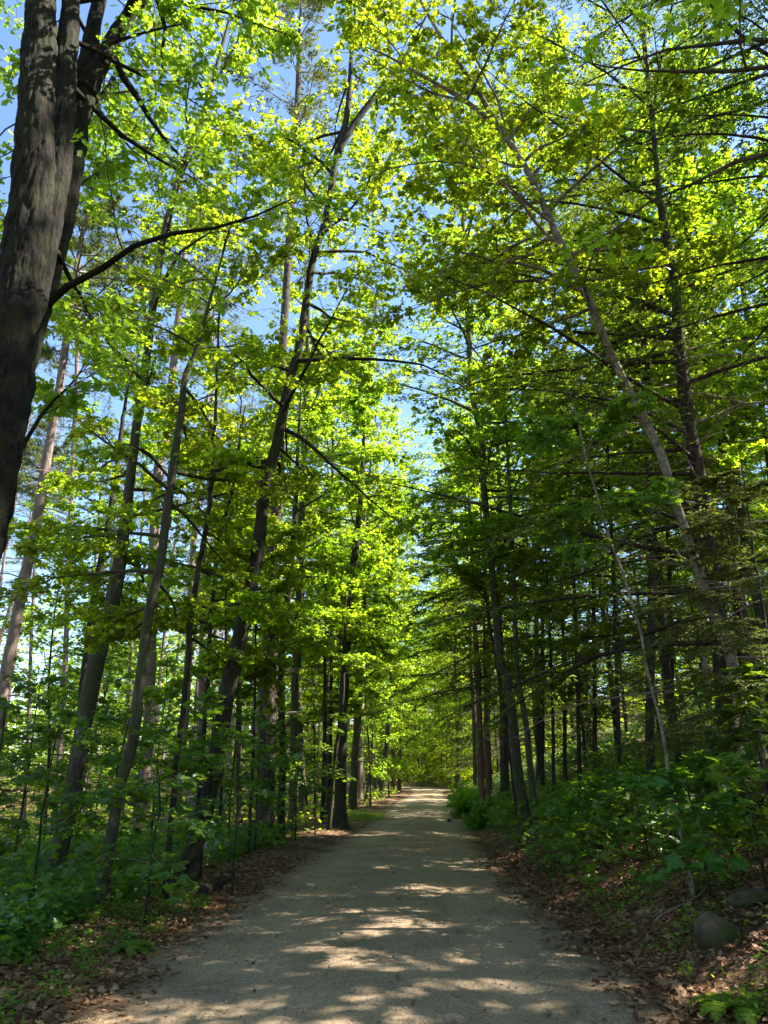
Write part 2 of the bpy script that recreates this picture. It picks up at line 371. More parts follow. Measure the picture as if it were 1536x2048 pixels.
def sprays(mb, P, L, r, nsub=10, ntw=4, nleaf=5, ls=.10, kind='mid', mat=0, tw=1, subL=.42, droop=-.15, start=.2, tilt=.45, flat=.12, twL=.30, keep=1.0, sub_tube=True, clump=None):
    """sub-branches, twigs and leaves along primary limbs P"""
    n = len(P)
    t = np.linspace(start, 1, nsub)[None] + r.uniform(-.04, .04, (n, nsub)); t = np.clip(t, .05, .999)
    B, Dd = samp(P, t)
    sgn = np.where((np.arange(nsub)[None] + r.integers(0, 2, (n, 1))) % 2 == 0, 1, -1)
    a = sgn * r.uniform(.5, 1.15, (n, nsub)); a = np.where(t > .96, a * .2, a)
    D = rotz(Dd, a) + r.normal(0, flat, (n, nsub, 3)); D[..., 2] *= .55
    sl = L[:, None] * subL * (1.08 - .62 * t) * r.uniform(.6, 1.25, (n, nsub))
    SP = grow(B.reshape(-1, 3), D.reshape(-1, 3), sl.ravel(), 5, droop, .14, r)
    k = r.uniform(0, 1, len(SP)) < keep; SP = SP[k]; sl = sl.ravel()[k]
    if sub_tube:
        sr = (.0035 + .006 * sl)[:, None] * np.linspace(1, .25, 5)[None]
        V, Q = tubes(SP, sr, 4); mb.add(V, Q, mat=tw)
    m = len(SP)
    t2 = r.uniform(.15, 1.0, (m, ntw)); B2, D2 = samp(SP, t2)
    s2 = np.where(r.uniform(0, 1, (m, ntw)) < .5, 1, -1)
    D2 = rotz(D2, s2 * r.uniform(.3, 1.1, (m, ntw))) + r.normal(0, flat, (m, ntw, 3)); D2[..., 2] *= .6
    tl = twL * r.uniform(.6, 1.3, (m, ntw)) * np.clip(sl, .3, 1.3)[:, None] ** .5
    TP = grow(B2.reshape(-1, 3), D2.reshape(-1, 3), tl.ravel(), 3, droop * .5, .15, r)
    if sub_tube:
        V, Q = tubes(TP, np.tile([.0035, .0025, .0012], (len(TP), 1)), 3); mb.add(V, Q, mat=tw)
    t3 = r.uniform(.15, 1.05, (len(TP), nleaf)); B3, D3 = samp(TP, t3)
    s3 = np.where(r.uniform(0, 1, t3.shape) < .5, 1, -1)
    D3 = rotz(D3, s3 * r.uniform(.2, 1.3, t3.shape)); D3[..., 2] = D3[..., 2] * .5 - .18
    B3 = B3 + r.normal(0, ls * .35, B3.shape)
    tone = np.repeat(np.clip(r.normal(.5, .25, len(TP)), 0, 1), nleaf) * .6 + r.uniform(0, .4, B3.shape[0] * nleaf)
    leaves(mb, B3.reshape(-1, 3), D3.reshape(-1, 3), ls, kind, mat, tilt, r, rnd=tone)

def needle_sprays(mb, P, L, r, nsub=16, ntw=6, nblade=7, bl=.05, bw=.012, mat=0, tw=1, subL=.34, start=.12, keep=1.0, droop=-.25, tuft=False):
    n = len(P)
    t = np.clip(np.linspace(start, 1, nsub)[None] + r.uniform(-.03, .03, (n, nsub)), .05, .999)
    B, Dd = samp(P, t)
    sgn = np.where((np.arange(nsub)[None]) % 2 == 0, 1, -1)
    D = rotz(Dd, sgn * r.uniform(.7, 1.15, (n, nsub))) + r.normal(0, .06, (n, nsub, 3)); D[..., 2] = D[..., 2] * .4
    sl = L[:, None] * subL * (1.1 - .8 * t) * r.uniform(.55, 1.2, (n, nsub))
    SP = grow(B.reshape(-1, 3), D.reshape(-1, 3), sl.ravel(), 4, droop, .08, r)
    k = r.uniform(0, 1, len(SP)) < keep; SP = SP[k]; sl = sl.ravel()[k]; m = len(SP)
    V, Q = tubes(SP, (.003 + .004 * sl)[:, None] * np.linspace(1, .3, 4)[None], 3); mb.add(V, Q, mat=tw)
    if nblade == 0: return
    t2 = np.clip(np.linspace(.1, 1, ntw)[None] + r.uniform(-.08, .08, (m, ntw)), 0, 1); B2, D2 = samp(SP, t2)
    s2 = np.where(np.arange(ntw)[None] % 2 == 0, 1, -1)
    D2 = rotz(D2, s2 * r.uniform(.5, 1.0, (m, ntw))) + r.normal(0, .07, (m, ntw, 3))
    tl = (.10 + .22 * sl)[:, None] * r.uniform(.7, 1.3, (m, ntw))
    TP = grow(B2.reshape(-1, 3), D2.reshape(-1, 3), tl.ravel(), 3, droop * .6, .06, r)
    t3 = r.uniform(0, 1, (len(TP), nblade)); B3, D3 = samp(TP, t3)
    s3 = np.where(r.uniform(0, 1, t3.shape) < .5, 1, -1)
    if tuft: D3 = nrm(D3 + r.normal(0, .7, D3.shape))
    else: D3 = rotz(D3, s3 * r.uniform(.5, 1.2, t3.shape)) + r.normal(0, .10, D3.shape)
    B3 = B3.reshape(-1, 3); D3 = nrm(D3.reshape(-1, 3)); q = len(B3)
    Nn = nrm(UP + r.normal(0, .35, (q, 3))); S = nrm(np.cross(D3, Nn)) * (bw * .5); E = D3 * (bl * r.uniform(.6, 1.2, q))[:, None]
    X = np.stack([B3 - S, B3 + S, B3 + E + S * .4, B3 + E - S * .4], 1)
    tone = np.repeat(np.clip(r.normal(.45, .25, len(TP)), 0, 1), nblade)
    mb.add(X.reshape(-1, 3), Q=np.arange(q * 4).reshape(-1, 4), mat=mat, rq=tone)

# ------------------------------------------------------------------ object helpers
def thing(name, label, cat, loc, group=None):
    o = bpy.data.objects.new(name, None); o.empty_display_size = .3; C.objects.link(o); o.location = loc
    o['label'] = label; o['category'] = cat
    if group: o['group'] = group
    return o
def part(name, me, parent, label=None):
    o = bpy.data.objects.new(name, me); C.objects.link(o); o.parent = parent
    if label: o['label'] = label
    return o
def solo(name, me, label, cat, loc=(0, 0, 0), group=None, kind=None):
    o = bpy.data.objects.new(name, me); C.objects.link(o); o.location = loc
    if label: o['label'] = label
    if cat: o['category'] = cat
    if group: o['group'] = group
    if kind: o['kind'] = kind
    return o
def copy_tree(o, loc, rz=0, s=1.0, label=None, group=None, tilt=(0, 0)):
    c = o.copy(); C.objects.link(c); c.location = loc; c.rotation_euler = (tilt[0], tilt[1], rz); c.scale = (s, s, s)
    if label: c['label'] = label
    if group: c['group'] = group
    for ch in o.children:
        k = ch.copy(); C.objects.link(k); k.parent = c
    return c

def catmull(P, n):
    P = np.asarray(P, float); d = np.concatenate([[0], np.cumsum(np.linalg.norm(np.diff(P, axis=0), axis=1))])
    Pm = np.vstack([2 * P[0] - P[1], P, 2 * P[-1] - P[-2]])
    t = np.linspace(0, len(P) - 1 - 1e-6, n * 6); i = t.astype(int); u = (t - i)[:, None]
    a, b, c, e = Pm[i], Pm[i + 1], Pm[i + 2], Pm[i + 3]
    X = .5 * (2 * b + (c - a) * u + (2 * a - 5 * b + 4 * c - e) * u * u + (3 * b - a - 3 * c + e) * u ** 3)
    s = np.concatenate([[0], np.cumsum(np.linalg.norm(np.diff(X, axis=0), axis=1))]); q = np.linspace(0, s[-1], n)
    return np.stack([np.interp(q, s, X[:, k]) for k in range(X.shape[1])], -1)

WK = .84
def pix_path(pts, Y, top=None, lean=0.0):
    """pts: (px, py, width_px) from base upwards in plane Y (+lean*dz) -> world nodes + radius, grown down to the ground"""
    out = []
    for (x, y, wd) in pts:
        p = at(x, y, Y); yy = Y
        if lean:
            for _ in range(4):
                yy = Y + lean * p[2]; p = at(x, y, yy)
        out.append([*p, wd * WK * depth_w(y, yy) / 2])
    out = np.array(out)
    d = out[1] - out[0]
    b = out[0, :3]; g = gz(b[0], b[1])
    if b[2] > g:
        k = (b[2] - g + .15) / max(d[2], .2)
        nb_ = np.array([b[0] - d[0] * k * .8, b[1] - d[1] * k * .8, 0, out[0, 3] * (1.0 + .12 * min(k, 1))]); nb_[2] = gz(nb_[0], nb_[1]) - .12
        out = np.vstack([nb_, out])
    else:
        out[0, 2] = g - .12
    if top is not None:
        e = out[-1] + (out[-1] - out[-2]) / max(out[-1, 2] - out[-2, 2], .1) * top
        e[3] = out[-1, 3] * .25; out = np.vstack([out, e])
    return out
def trunk_mesh(nodes, base, mat, S=14, flare=.5, rough=.035, seed=1, ring=.22, name="trunk", forks=(), relief=0):
    r = np.random.default_rng(seed); mb = MB()
    ln = np.linalg.norm(np.diff(nodes[:, :3], axis=0), axis=1).sum(); K = max(8, int(ln / ring))
    c = catmull(nodes, K); rad = np.clip(c[:, 3], .006, None)
    h = c[:, 2] - c[0, 2]
    rad = rad * (1 + flare * np.exp(-h / .28))
    P = c[:, :3] + (r.normal(0, .006, (K, 3)) if ring > .15 else 0) * np.clip(h, 0, 1)[:, None] - base
    V, Q = tubes(P, rad, S, rough, r)
    # buttress at the foot
    V = V.reshape(K, S, 3); a = np.arange(S) / S * 2 * np.pi; lob = .22 * np.cos(a * 5 + seed) * np.exp(-h / .35)[:, None]
    if relief: lob = lob + bark_relief(V, relief)
    V = P[:, None] + (V - P[:, None]) * (1 + lob)[..., None]
    mb.add(V.reshape(-1, 3), Q)
    for f in forks:
        ln = np.linalg.norm(np.diff(f[:, :3], axis=0), axis=1).sum(); k2 = max(6, int(ln / ring)); g = catmull(f, k2); g[0, 3] = .004; g[-1, 3] = .004
        S2 = max(8, int(S * .8)); V, Q = tubes(g[:, :3] - base, np.clip(g[:, 3], .005, None), S2, rough, r)
        if relief: V = V.reshape(k2, S2, 3); c_ = (g[:, :3] - base)[:, None]; V = (c_ + (V - c_) * (1 + bark_relief(V, relief))[..., None]).reshape(-1, 3)
        mb.add(V, Q)
    return mb.mesh(name, [mat]), np.column_stack([P, rad])

def limbs_as_parts(P, Rd, mat, parent, S=6, name="branch"):
    for i in range(len(P)):
        mb = MB(); V, Q = tubes(P[i], Rd[i], S); mb.add(V, Q); part(name, mb.mesh(name, [mat]), parent)

def leafy_tree(nodes, label, cat='tree', name='maple_tree', bark='bark', leaf='maple', seed=1, n=22, z0=3.0, z1=None, Lf=lambda u: 3.2, el=(.15, .9),
               ls=.11, kind='mid', nsub=10, ntw=4, nleaf=5, S=14, forks=(), az=(1.57, .55), droop=-.25, keep=1.0, flare=.5, group=None, limb_tube=7, twL=.32, rough=.035, subL=.42, tilt=.45, extra=None, dens=(1.3, 4, 2, 3), ring=None, relief=None):
    n = int(n * dens[0])
    r = np.random.default_rng(seed)
    base = nodes[0, :3].copy(); base[2] = gz(base[0], base[1])
    t = thing(name, label, cat, base, group)
    me, path = trunk_mesh(nodes, base, M[bark], S * 2 if S >= 12 and S < 40 else S, flare, rough * (.4 if S >= 12 else 1), seed, forks=forks, ring=ring or (.10 if S >= 12 else .2), relief=relief if relief is not None else (.05 if S >= 12 else 0))
    part('trunk', me, t)
    z1 = z1 or (path[-1, 2] - .1)
    P, Rd, L, u = limb_set(path[:, :3], path[:, 3], n, z0, z1, Lf, el[0], el[1], r, az, droop, zp=1.3)
    if len(forks):
        for f in forks:
            f2 = f.copy(); f2[:, :3] -= base
            c2 = catmull(f2, 20); k = max(4, n // 4)
            P2, R2, L2, _ = limb_set(c2[:, :3], c2[:, 3], k, c2[2, 2], c2[-1, 2], lambda q: Lf(.6 + .4 * q), el[1] * .5, el[1], r, az, droop)
            P = np.concatenate([P, P2]); Rd = np.concatenate([Rd, R2]); L = np.concatenate([L, L2])
    if extra is not None:
        for e in extra:
            e = np.array(e, float); ee = catmull(np.column_stack([e[:, :3] - base, e[:, 3]]), 8)
            P = np.concatenate([P, ee[None, :, :3]]); Rd = np.concatenate([Rd, ee[None, :, 3]]); L = np.append(L, np.linalg.norm(ee[-1, :3] - ee[0, :3]))
    limbs_as_parts(P, Rd, M[bark], t, limb_tube)
    mb = MB()
    sprays(mb, P, L, r, nsub + dens[1], ntw + dens[2], nleaf + dens[3], ls * .62, kind, 0, 1, keep=keep, twL=twL, subL=subL, tilt=tilt)
    part('crown', mb.mesh('crown', [M[leaf], M['twig']], (1,)), t)
    return t

def needle_tree(nodes, label, name='hemlock_tree', bark='bark_hemlock', leaf='hemlock', seed=1, n=44, z0=2.0, z1=None, Lf=lambda u: 3.0, el=(.1, .5),
                S=12, nsub=16, ntw=6, nblade=7, bl=.05, bw=.013, droop=-.35, keep=1.0, bare_to=None, az=None, group=None, tuft=False, flare=.35, bare_n=18, bare_L=1.8, top_L=None):
    r = np.random.default_rng(seed)
    base = nodes[0, :3].copy(); base[2] = gz(base[0], base[1])
    t = thing(name, label, 'tree', base, group)
    me, path = trunk_mesh(nodes, base, M[bark], S * 2 if S >= 12 else S, flare, .01, seed, ring=.10 if S >= 12 else .25, relief=.06 if S >= 12 else 0); part('trunk', me, t)
    z1 = z1 or (path[-1, 2] - .05)
    P, Rd, L, u = limb_set(path[:, :3], path[:, 3], n, z0, z1, Lf, el[0], el[1], r, az, droop, wander=.06, rscale=.20)
    limbs_as_parts(P, Rd, M[bark], t, 5)
    mb = MB(); needle_sprays(mb, P, L, r, nsub + 4, ntw + 2, int(nblade * 1.7), bl, bw * 1.5, 0, 1, keep=keep, tuft=tuft)
    if bare_to:
        Pb, Rb, Lb, _ = limb_set(path[:, :3], path[:, 3], bare_n, 1.5, bare_to, lambda q: bare_L * r.uniform(.45, 1.1), .25, .3, r, None, -.75, wander=.15, rscale=.2)
        for i in range(len(Pb)):
            b2 = MB(); V, Q = tubes(Pb[i], Rb[i] * .6, 4); b2.add(V, Q); needle_sprays(b2, Pb[i:i + 1], Lb[i:i + 1], r, 11, 3, 0, subL=.42, mat=0, tw=0, droop=-.1)
            part('dead_branch', b2.mesh('dead_branch', [M['dead_twig']]), t)
    part('crown', mb.mesh('crown', [M[leaf], M['twig']], (1,)), t)
    return t

# ------------------------------------------------------------------ ground sheet and gravel path
def grid_axis(edges):
    out = []
    for a, b, s in edges: out.extend(np.arange(a, b, s))
    out.append(edges[-1][1]); return np.array(out)
gx = grid_axis([(-900, -200, 100), (-200, -60, 20), (-60, -20, 2), (-20, -7, .5), (-7, 7, .18), (7, 20, .4), (20, 60, 2), (60, 200, 20), (200, 900, 100)])
gy = grid_axis([(-300, -20, 40), (-20, 0, 2), (0, 4, .5), (4, 22, .18), (22, 50, .6), (50, 130, 2), (130, 300, 20), (300, 1500, 120)])
XX, YY = np.meshgrid(gx, gy)
ZZ = ground_z(XX, YY)
on = (XX > road_l(YY) + .05) & (XX < road_r(YY) - .05)
ZZ = np.where(on, -.06, ZZ)
V = np.stack([XX, YY, ZZ], -1).reshape(-1, 3); nx, ny = len(gx), len(gy)
I = np.arange(nx * ny).reshape(ny, nx)
mb = MB(); mb.add(V, np.stack([I[:-1, :-1], I[:-1, 1:], I[1:, 1:], I[1:, :-1]], -1).reshape(-1, 4))
solo('ground', mb.mesh('ground', [M['soil']]), None, None, kind='structure')
ys = np.concatenate([np.arange(-12, 3, .5), np.arange(3, 30, .1), np.arange(30, 160, .5)]); K = 60
u = np.linspace(-.02, 1.02, K)
jl = .16 * wob(ys, ys * 0, .35) + .07 * wob(ys, ys * 0, .08, 2); jr = .16 * wob(ys, ys * 0, .38, 4) + .07 * wob(ys, ys * 0, .09, 6)
X0 = road_l(ys) - .12 + jl; X1 = road_r(ys) + .12 + jr
PX = X0[:, None] + (X1 - X0)[:, None] * u[None]; PY = np.repeat(ys[:, None], K, 1)
PZ = .012 + .05 * (1 - (2 * u[None] - 1) ** 2) + .010 * wob(PX, PY, .5) + .006 * wob(PX, PY, .15, 3)
PZ = PZ - .07 * (np.clip(np.abs(2 * u[None] - 1) - .93, 0, 1) / .07)
tr_ = np.exp(-((u[None] - .27) / .07) ** 2) + np.exp(-((u[None] - .73) / .07) ** 2); PZ = PZ - .022 * tr_
I = np.arange(len(ys) * K).reshape(len(ys), K)
mb = MB(); mb.add(np.stack([PX, PY, PZ], -1).reshape(-1, 3), np.stack([I[:-1, :-1], I[:-1, 1:], I[1:, 1:], I[1:, :-1]], -1).reshape(-1, 4))
me = mb.mesh('gravel_path', [M['gravel']])
ea = me.attributes.new("edge", 'FLOAT', 'POINT'); ev = np.clip((np.abs(2 * u - 1) - .55) / .45, 0, 1)
ea.data.foreach_set("value", np.tile(ev, len(ys)).astype(np.float32))
ta = me.attributes.new('track', 'FLOAT', 'POINT'); ta.data.foreach_set('value', np.tile(tr_[0] * .8, len(ys)).astype(np.float32))
solo('gravel_path', me, None, None, kind='structure')
# ================================================================== THE TREES ONE CAN TELL APART
A = np.array
prof = lambda b, m, t: (lambda u: float(np.interp(u, [0, .45, 1], [b, m, t])))

# --- foreground multi-stemmed oak at the left edge
T1 = pix_path([(-62, 1170, 112), (-26, 1000, 112), (4, 850, 110), (26, 700, 108), (50, 500, 102), (68, 350, 96), (73, 200, 82), (80, 90, 74), (83, 0, 68)], 4.8, 3.0)
f1 = A([[*at(72, 640, 4.9), .06], [*at(98, 470, 4.95), .09], [*at(118, 300, 4.95), .115], [*at(128, 170, 4.95), .10], [*at(138, 60, 4.95), .09], [*at(146, -60, 4.95), .08], [*at(160, -260, 4.95), .05]])
f2 = pix_path([(-50, 1120, 60), (0, 950, 60), (54, 700, 58), (110, 500, 58), (140, 340, 60), (152, 240, 62), (168, 180, 58)], 5.35)
f2 = np.vstack([f2, [*at(186, 60, 5.35), .075], [*at(205, -40, 5.35), .065], [*at(230, -260, 5.35), .035]])
f3 = A([[*at(168, 185, 5.3), .10], [*at(200, 130, 5.3), .085], [*at(225, 80, 5.3), .075], [*at(258, 30, 5.3), .065], [*at(300, -30, 5.3), .055], [*at(360, -160, 5.2), .03]])
T1f = [f1, f2, f3]
e1 = [[*at(192, 100, 5.3), .022], [*at(240, 80, 5.2), .016], [*at(300, 62, 5.15), .012], [*at(365, 48, 5.1), .006]]
e2 = [[*at(30, 920, 5.2), .02], [*at(90, 820, 5.3), .014], [*at(150, 760, 5.5), .008], [*at(190, 690, 5.7), .004]]
e3 = [[*at(140, 400, 5.4), .014], [*at(165, 365, 5.6), .010], [*at(195, 345, 5.8), .007], [*at(225, 318, 6.0), .004]]
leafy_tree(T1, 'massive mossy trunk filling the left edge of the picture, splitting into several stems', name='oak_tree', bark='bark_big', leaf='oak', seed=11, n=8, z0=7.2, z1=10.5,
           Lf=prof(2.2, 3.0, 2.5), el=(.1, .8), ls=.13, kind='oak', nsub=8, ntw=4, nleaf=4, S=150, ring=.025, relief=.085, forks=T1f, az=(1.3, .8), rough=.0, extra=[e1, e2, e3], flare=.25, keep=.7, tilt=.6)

# --- left hand maples and pines, near to far
leafy_tree(pix_path([(198, 1828, 30), (225, 1658, 27), (240, 1573, 26), (268, 1473, 25), (282, 1348, 24), (297, 1230, 23), (320, 1130, 22), (333, 1030, 21), (350, 905, 20), (362, 830, 17), (370, 755, 14), (392, 700, 11), (420, 600, 8)], 10.0, 1.5),
           'crooked slim maple with pale blotched bark, second trunk in from the dark forked giant', seed=21, n=13, z0=3.4, Lf=prof(1.6, 2.3, 1.6), el=(.0, .8), ls=.115, kind='mid', S=12, az=(2.2, .5))
leafy_tree(pix_path([(118, 1710, 42), (140, 1600, 39), (163, 1480, 38), (187, 1348, 40), (230, 1180, 34), (258, 980, 23), (272, 860, 22), (285, 780, 21), (300, 660, 19), (313, 560, 18), (335, 440, 16), (365, 335, 15), (410, 220, 12), (445, 90, 9)], 13.0, 2.5),
           'straight dark maple trunk tilting right, rising beside the crooked slim one', bark='bark', seed=22, n=24, z0=5.0, Lf=prof(2.4, 3.6, 1.8), el=(.0, .9), ls=.125, S=16)
leafy_tree(pix_path([(378, 1735, 42), (395, 1670, 40), (410, 1628, 38), (430, 1523, 38), (462, 1348, 38), (470, 1330, 37), (492, 1205, 36), (515, 1105, 31), (530, 980, 27), (555, 880, 25), (575, 780, 23), (600, 680, 20), (625, 525, 17), (650, 440, 16), (675, 300, 14)], 12.0),
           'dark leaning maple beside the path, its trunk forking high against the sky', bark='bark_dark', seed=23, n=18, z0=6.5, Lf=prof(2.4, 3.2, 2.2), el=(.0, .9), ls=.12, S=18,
           forks=[A([[*at(672, 310, 12), .085], [*at(705, 252, 12), .07], [*at(770, 165, 12), .05], [*at(830, 80, 12), .03], [*at(880, -40, 12), .01]]),
                  A([[*at(676, 310, 12), .08], [*at(695, 220, 12), .06], [*at(704, 100, 12), .045], [*at(715, -30, 12), .02]])])
leafy_tree(pix_path([(330, 1800, 15), (350, 1560, 14), (370, 1380, 13), (390, 1180, 13), (408, 1080, 12), (420, 1000, 11), (430, 830, 8), (438, 640, 5)], 11.0, .5),
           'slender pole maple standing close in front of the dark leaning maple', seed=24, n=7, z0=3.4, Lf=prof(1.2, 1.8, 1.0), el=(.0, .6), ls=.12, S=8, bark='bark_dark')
leafy_tree(pix_path([(395, 1640, 12), (405, 1500, 12), (415, 1348, 11), (425, 1200, 11), (440, 1070, 10), (465, 980, 8), (480, 880, 6)], 14.0, .8),
           'thin dark forked stem between the pole maple and the dark leaning maple', seed=25, n=8, z0=4, Lf=prof(1.8, 2.2, 1.2), ls=.12, S=8, bark='bark_dark')
leafy_tree(pix_path([(160, 1440, 18), (165, 1380, 18), (182, 1250, 18), (200, 1130, 17), (220, 1030, 14), (245, 845, 10)], 19.0, 2),
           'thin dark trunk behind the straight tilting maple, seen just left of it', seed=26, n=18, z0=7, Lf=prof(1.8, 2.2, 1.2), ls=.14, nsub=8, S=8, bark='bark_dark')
for k, (pts, Y, lb, z0) in enumerate([
    ([(-20, 1560, 26), (0, 1440, 26), (10, 1350, 25), (40, 1205, 25), (75, 1030, 24), (100, 880, 21), (118, 780, 19), (150, 560, 14)], 15.0, 'sunlit pinkish pine at the far left, right behind the massive forked trunk', 11),
    ([(118, 1520, 14), (130, 1340, 13), (140, 1050, 12), (150, 830, 11), (158, 600, 8)], 27.0, 'narrow bare pine with dead side twigs in the sunny gap at the left', 15),
    ([(290, 1540, 27), (297, 1480, 26), (300, 1380, 25), (312, 980, 22), (332, 870, 21), (352, 680, 16), (372, 480, 10)], 22.0, 'pale pine trunk seen right behind the crooked slim maple', 15),
    ([(530, 1650, 46), (533, 1500, 43), (537, 1348, 41), (540, 1330, 40), (547, 1080, 33), (555, 955, 30), (560, 780, 24), (570, 620, 19), (582, 420, 16), (595, 200, 14), (600, 60, 9)], 20.0, 'thickest straight pine trunk left of the path, with dead twigs high against the sky', 17),
    ([(722, 1400, 15), (726, 1200, 15), (728, 880, 13), (745, 700, 9), (752, 620, 5)], 40.0, 'tall grey pine far down the path with bare twigs under open sky', 20),
    ([(50, 1600, 9), (58, 1420, 9), (66, 1200, 8), (80, 980, 7)], 31.0, 'thin distant pine between the far left pine and the narrow bare one', 14),
]):
    needle_tree(pix_path(pts, Y, 2.0), lb, name='pine_tree', bark='bark_shaded_pine' if k == 3 else 'bark_pine', leaf='pine', seed=40 + k, n=22, z0=z0, Lf=prof(2.2, 2.6, 1.2), el=(.1, .6), S=14 if Y < 25 else 8, nsub=10, ntw=4, nblade=9, bl=.14, bw=.016,
                droop=.1, bare_to=z0 + 1.5, bare_n=30, bare_L=2.2, tuft=True, flare=.25, keep=.75)
leafy_tree(pix_path([(563, 1640, 18), (565, 1500, 17), (562, 1348, 16), (575, 1200, 16), (588, 1060, 13), (596, 900, 9)], 19.0, 2),
           'slim dark maple growing tight against the thickest straight pine', seed=27, n=14, z0=5, Lf=prof(2, 2.4, 1.3), ls=.14, nsub=8, S=10, bark='bark_dark')
leafy_tree(pix_path([(585, 1645, 20), (590, 1348, 18), (595, 1280, 18), (602, 1080, 16), (607, 905, 13), (614, 720, 10), (618, 560, 7)], 23.0, 2),
           'upright grey maple just right of the thickest straight pine', seed=28, n=24, z0=6, Lf=prof(2, 2.4, 1.4), ls=.14, nsub=8, S=12)
leafy_tree(pix_path([(680, 1655, 30), (683, 1500, 25), (690, 1348, 21), (700, 1180, 18), (710, 1105, 17), (720, 1005, 12), (725, 930, 9), (728, 860, 6)], 23.0, 1),
           'dark maple standing at the left edge of the gravel path', seed=29, n=20, z0=5.0, Lf=prof(1.8, 2.0, 1.0), ls=.14, nsub=8, S=14, bark='bark_dark', flare=.9)
leafy_tree(pix_path([(658, 1668, 10), (663, 1600, 9), (672, 1500, 9), (685, 1400, 8), (690, 1250, 6)], 22.0, 1),
           'thin leaning stem crossing the dark maple at the left path edge', seed=30, n=8, z0=4.5, Lf=prof(1.2, 1.2, .8), ls=.14, nsub=6, S=8, bark='bark_dark')
leafy_tree(pix_path([(705, 1612, 19), (712, 1500, 16), (716, 1450, 15), (722, 1350, 13), (728, 1230, 10), (734, 1100, 6)], 33.0, 1.5),
           'brown maple trunk behind the left path-edge maple, at the bulge of the gravel', seed=31, n=22, z0=4.5, Lf=prof(3.0, 2.6, 1.4), ls=.17, nsub=9, S=10, az=(-.2, .4))
leafy_tree(pix_path([(478, 1640, 15), (478, 1400, 13), (478, 1200, 12), (479, 1050, 11), (481, 900, 8)], 21.0, 2),
           'upright slim trunk between the dark leaning maple and the thickest pine', seed=32, n=18, z0=6, Lf=prof(1.8, 2.2, 1.3), ls=.14, nsub=8, S=8, bark='bark_dark')
for k, (x0, x1, y1, Y, wd, lb) in enumerate([
    (644, 650, 1180, 26, 9, 'left one of the thin stems right of the upright grey maple'),
    (655, 664, 1120, 27, 10, 'taller one of the thin stems right of the upright grey maple'),
    (630, 624, 1250, 30, 7, 'thin far stem just right of the upright grey maple'),
    (500, 512, 1250, 16, 8, 'thin stem rising in front of the thickest pine, on its left'),
    (440, 452, 1180, 17, 8, 'thin stem right behind the base of the dark leaning maple')]):
    leafy_tree(pix_path([(x0, 1640, wd), ((x0 + x1) / 2 + 2, 1450, wd * .9), (x1, y1, wd * .6)], Y, 2.5), lb, seed=60 + k, n=16, z0=3.5, Lf=prof(1.4, 1.8, 1.0), ls=.15, nsub=7, S=7, bark='bark_dark', flare=.3)

# --- right hand side
leafy_tree(pix_path([(1545, 1600, 30), (1525, 1520, 29), (1498, 1430, 28), (1478, 1380, 28), (1453, 1280, 27), (1418, 1205, 25), (1393, 1130, 24), (1368, 1055, 22), (1343, 980, 22), (1318, 900, 21), (1268, 800, 20), (1216, 695, 19), (1178, 600, 18), (1128, 500, 18), (1085, 405, 16), (1048, 330, 15), (998, 255, 14)], 9.0),
           'pale leaning birch-like tree arching over the path from the right edge', name='leaning_tree', bark='bark_birch', seed=33, n=16, z0=7.0, Lf=prof(2.2, 2.8, 2.0), el=(.2, .9), ls=.12, S=16, nsub=10,
           forks=[A([[*at(1002, 262, 9), .05], [*at(960, 225, 9), .042], [*at(920, 195, 9), .038], [*at(860, 160, 9), .03], [*at(770, 110, 9), .016], [*at(690, 80, 9), .006]]),
                  A([[*at(1000, 262, 9), .05], [*at(960, 190, 9), .042], [*at(920, 130, 9), .036], [*at(880, 70, 9), .03], [*at(840, 0, 9), .024], [*at(800, -90, 9), .01]])], az=(2.6, .3), flare=.3)
needle_tree(pix_path([(1500, 1720, 58), (1478, 1560, 54), (1455, 1448, 50), (1443, 1300, 42), (1428, 1180, 37), (1413, 1080, 35), (1403, 980, 33), (1383, 880, 32), (1368, 780, 30), (1358, 680, 27), (1348, 550, 22), (1328, 450, 19), (1318, 375, 16), (1303, 225, 13), (1290, 100, 12), (1282, 0, 8)], 10.0, 1.5),
            'big dark hemlock with long layered limbs, its trunk crossed by the pale leaning tree', bark='bark_hemlock', seed=50, n=60, z0=2.2, Lf=prof(4.2, 3.8, 3.0), el=(-.02, 1.05), S=20, nsub=15, ntw=6, nblade=7, bl=.05, bw=.014, az=(2.8, .35), bare_to=7, bare_n=34, bare_L=2.6, keep=.85)
leafy_tree(pix_path([(1500, 1300, 20), (1480, 1180, 19), (1468, 1060, 18), (1450, 950, 18), (1438, 855, 17), (1395, 730, 16), (1388, 550, 15), (1375, 450, 13), (1358, 300, 10)], 14.0, 2),
           'curving grey trunk just behind and right of the big dark hemlock', seed=34, n=24, z0=8, Lf=prof(2.4, 3.4, 1.6), ls=.13, S=12)
leafy_tree(pix_path([(1560, 1200, 16), (1545, 1000, 15), (1522, 800, 14), (1505, 700, 13), (1488, 590, 12), (1468, 475, 11), (1456, 380, 8)], 16.0, 3),
           'slim trunk near the right edge above the pale hemlock twigs', seed=35, n=22, z0=9, Lf=prof(2.2, 3.2, 1.6), ls=.13, S=10)
leafy_tree(pix_path([(1310, 1640, 24), (1300, 1500, 22), (1302, 1300, 20), (1303, 1150, 19), (1298, 1000, 18), (1297, 850, 17), (1288, 675, 16), (1278, 575, 15), (1258, 500, 14), (1233, 440, 13), (1208, 375, 12), (1178, 250, 10), (1158, 190, 8)], 13.0, 2.5),
           'dark maple left of the big hemlock, bending left at its top', seed=36, n=28, z0=8, Lf=prof(2.4, 3.4, 1.8), ls=.125, S=12, bark='bark_dark')
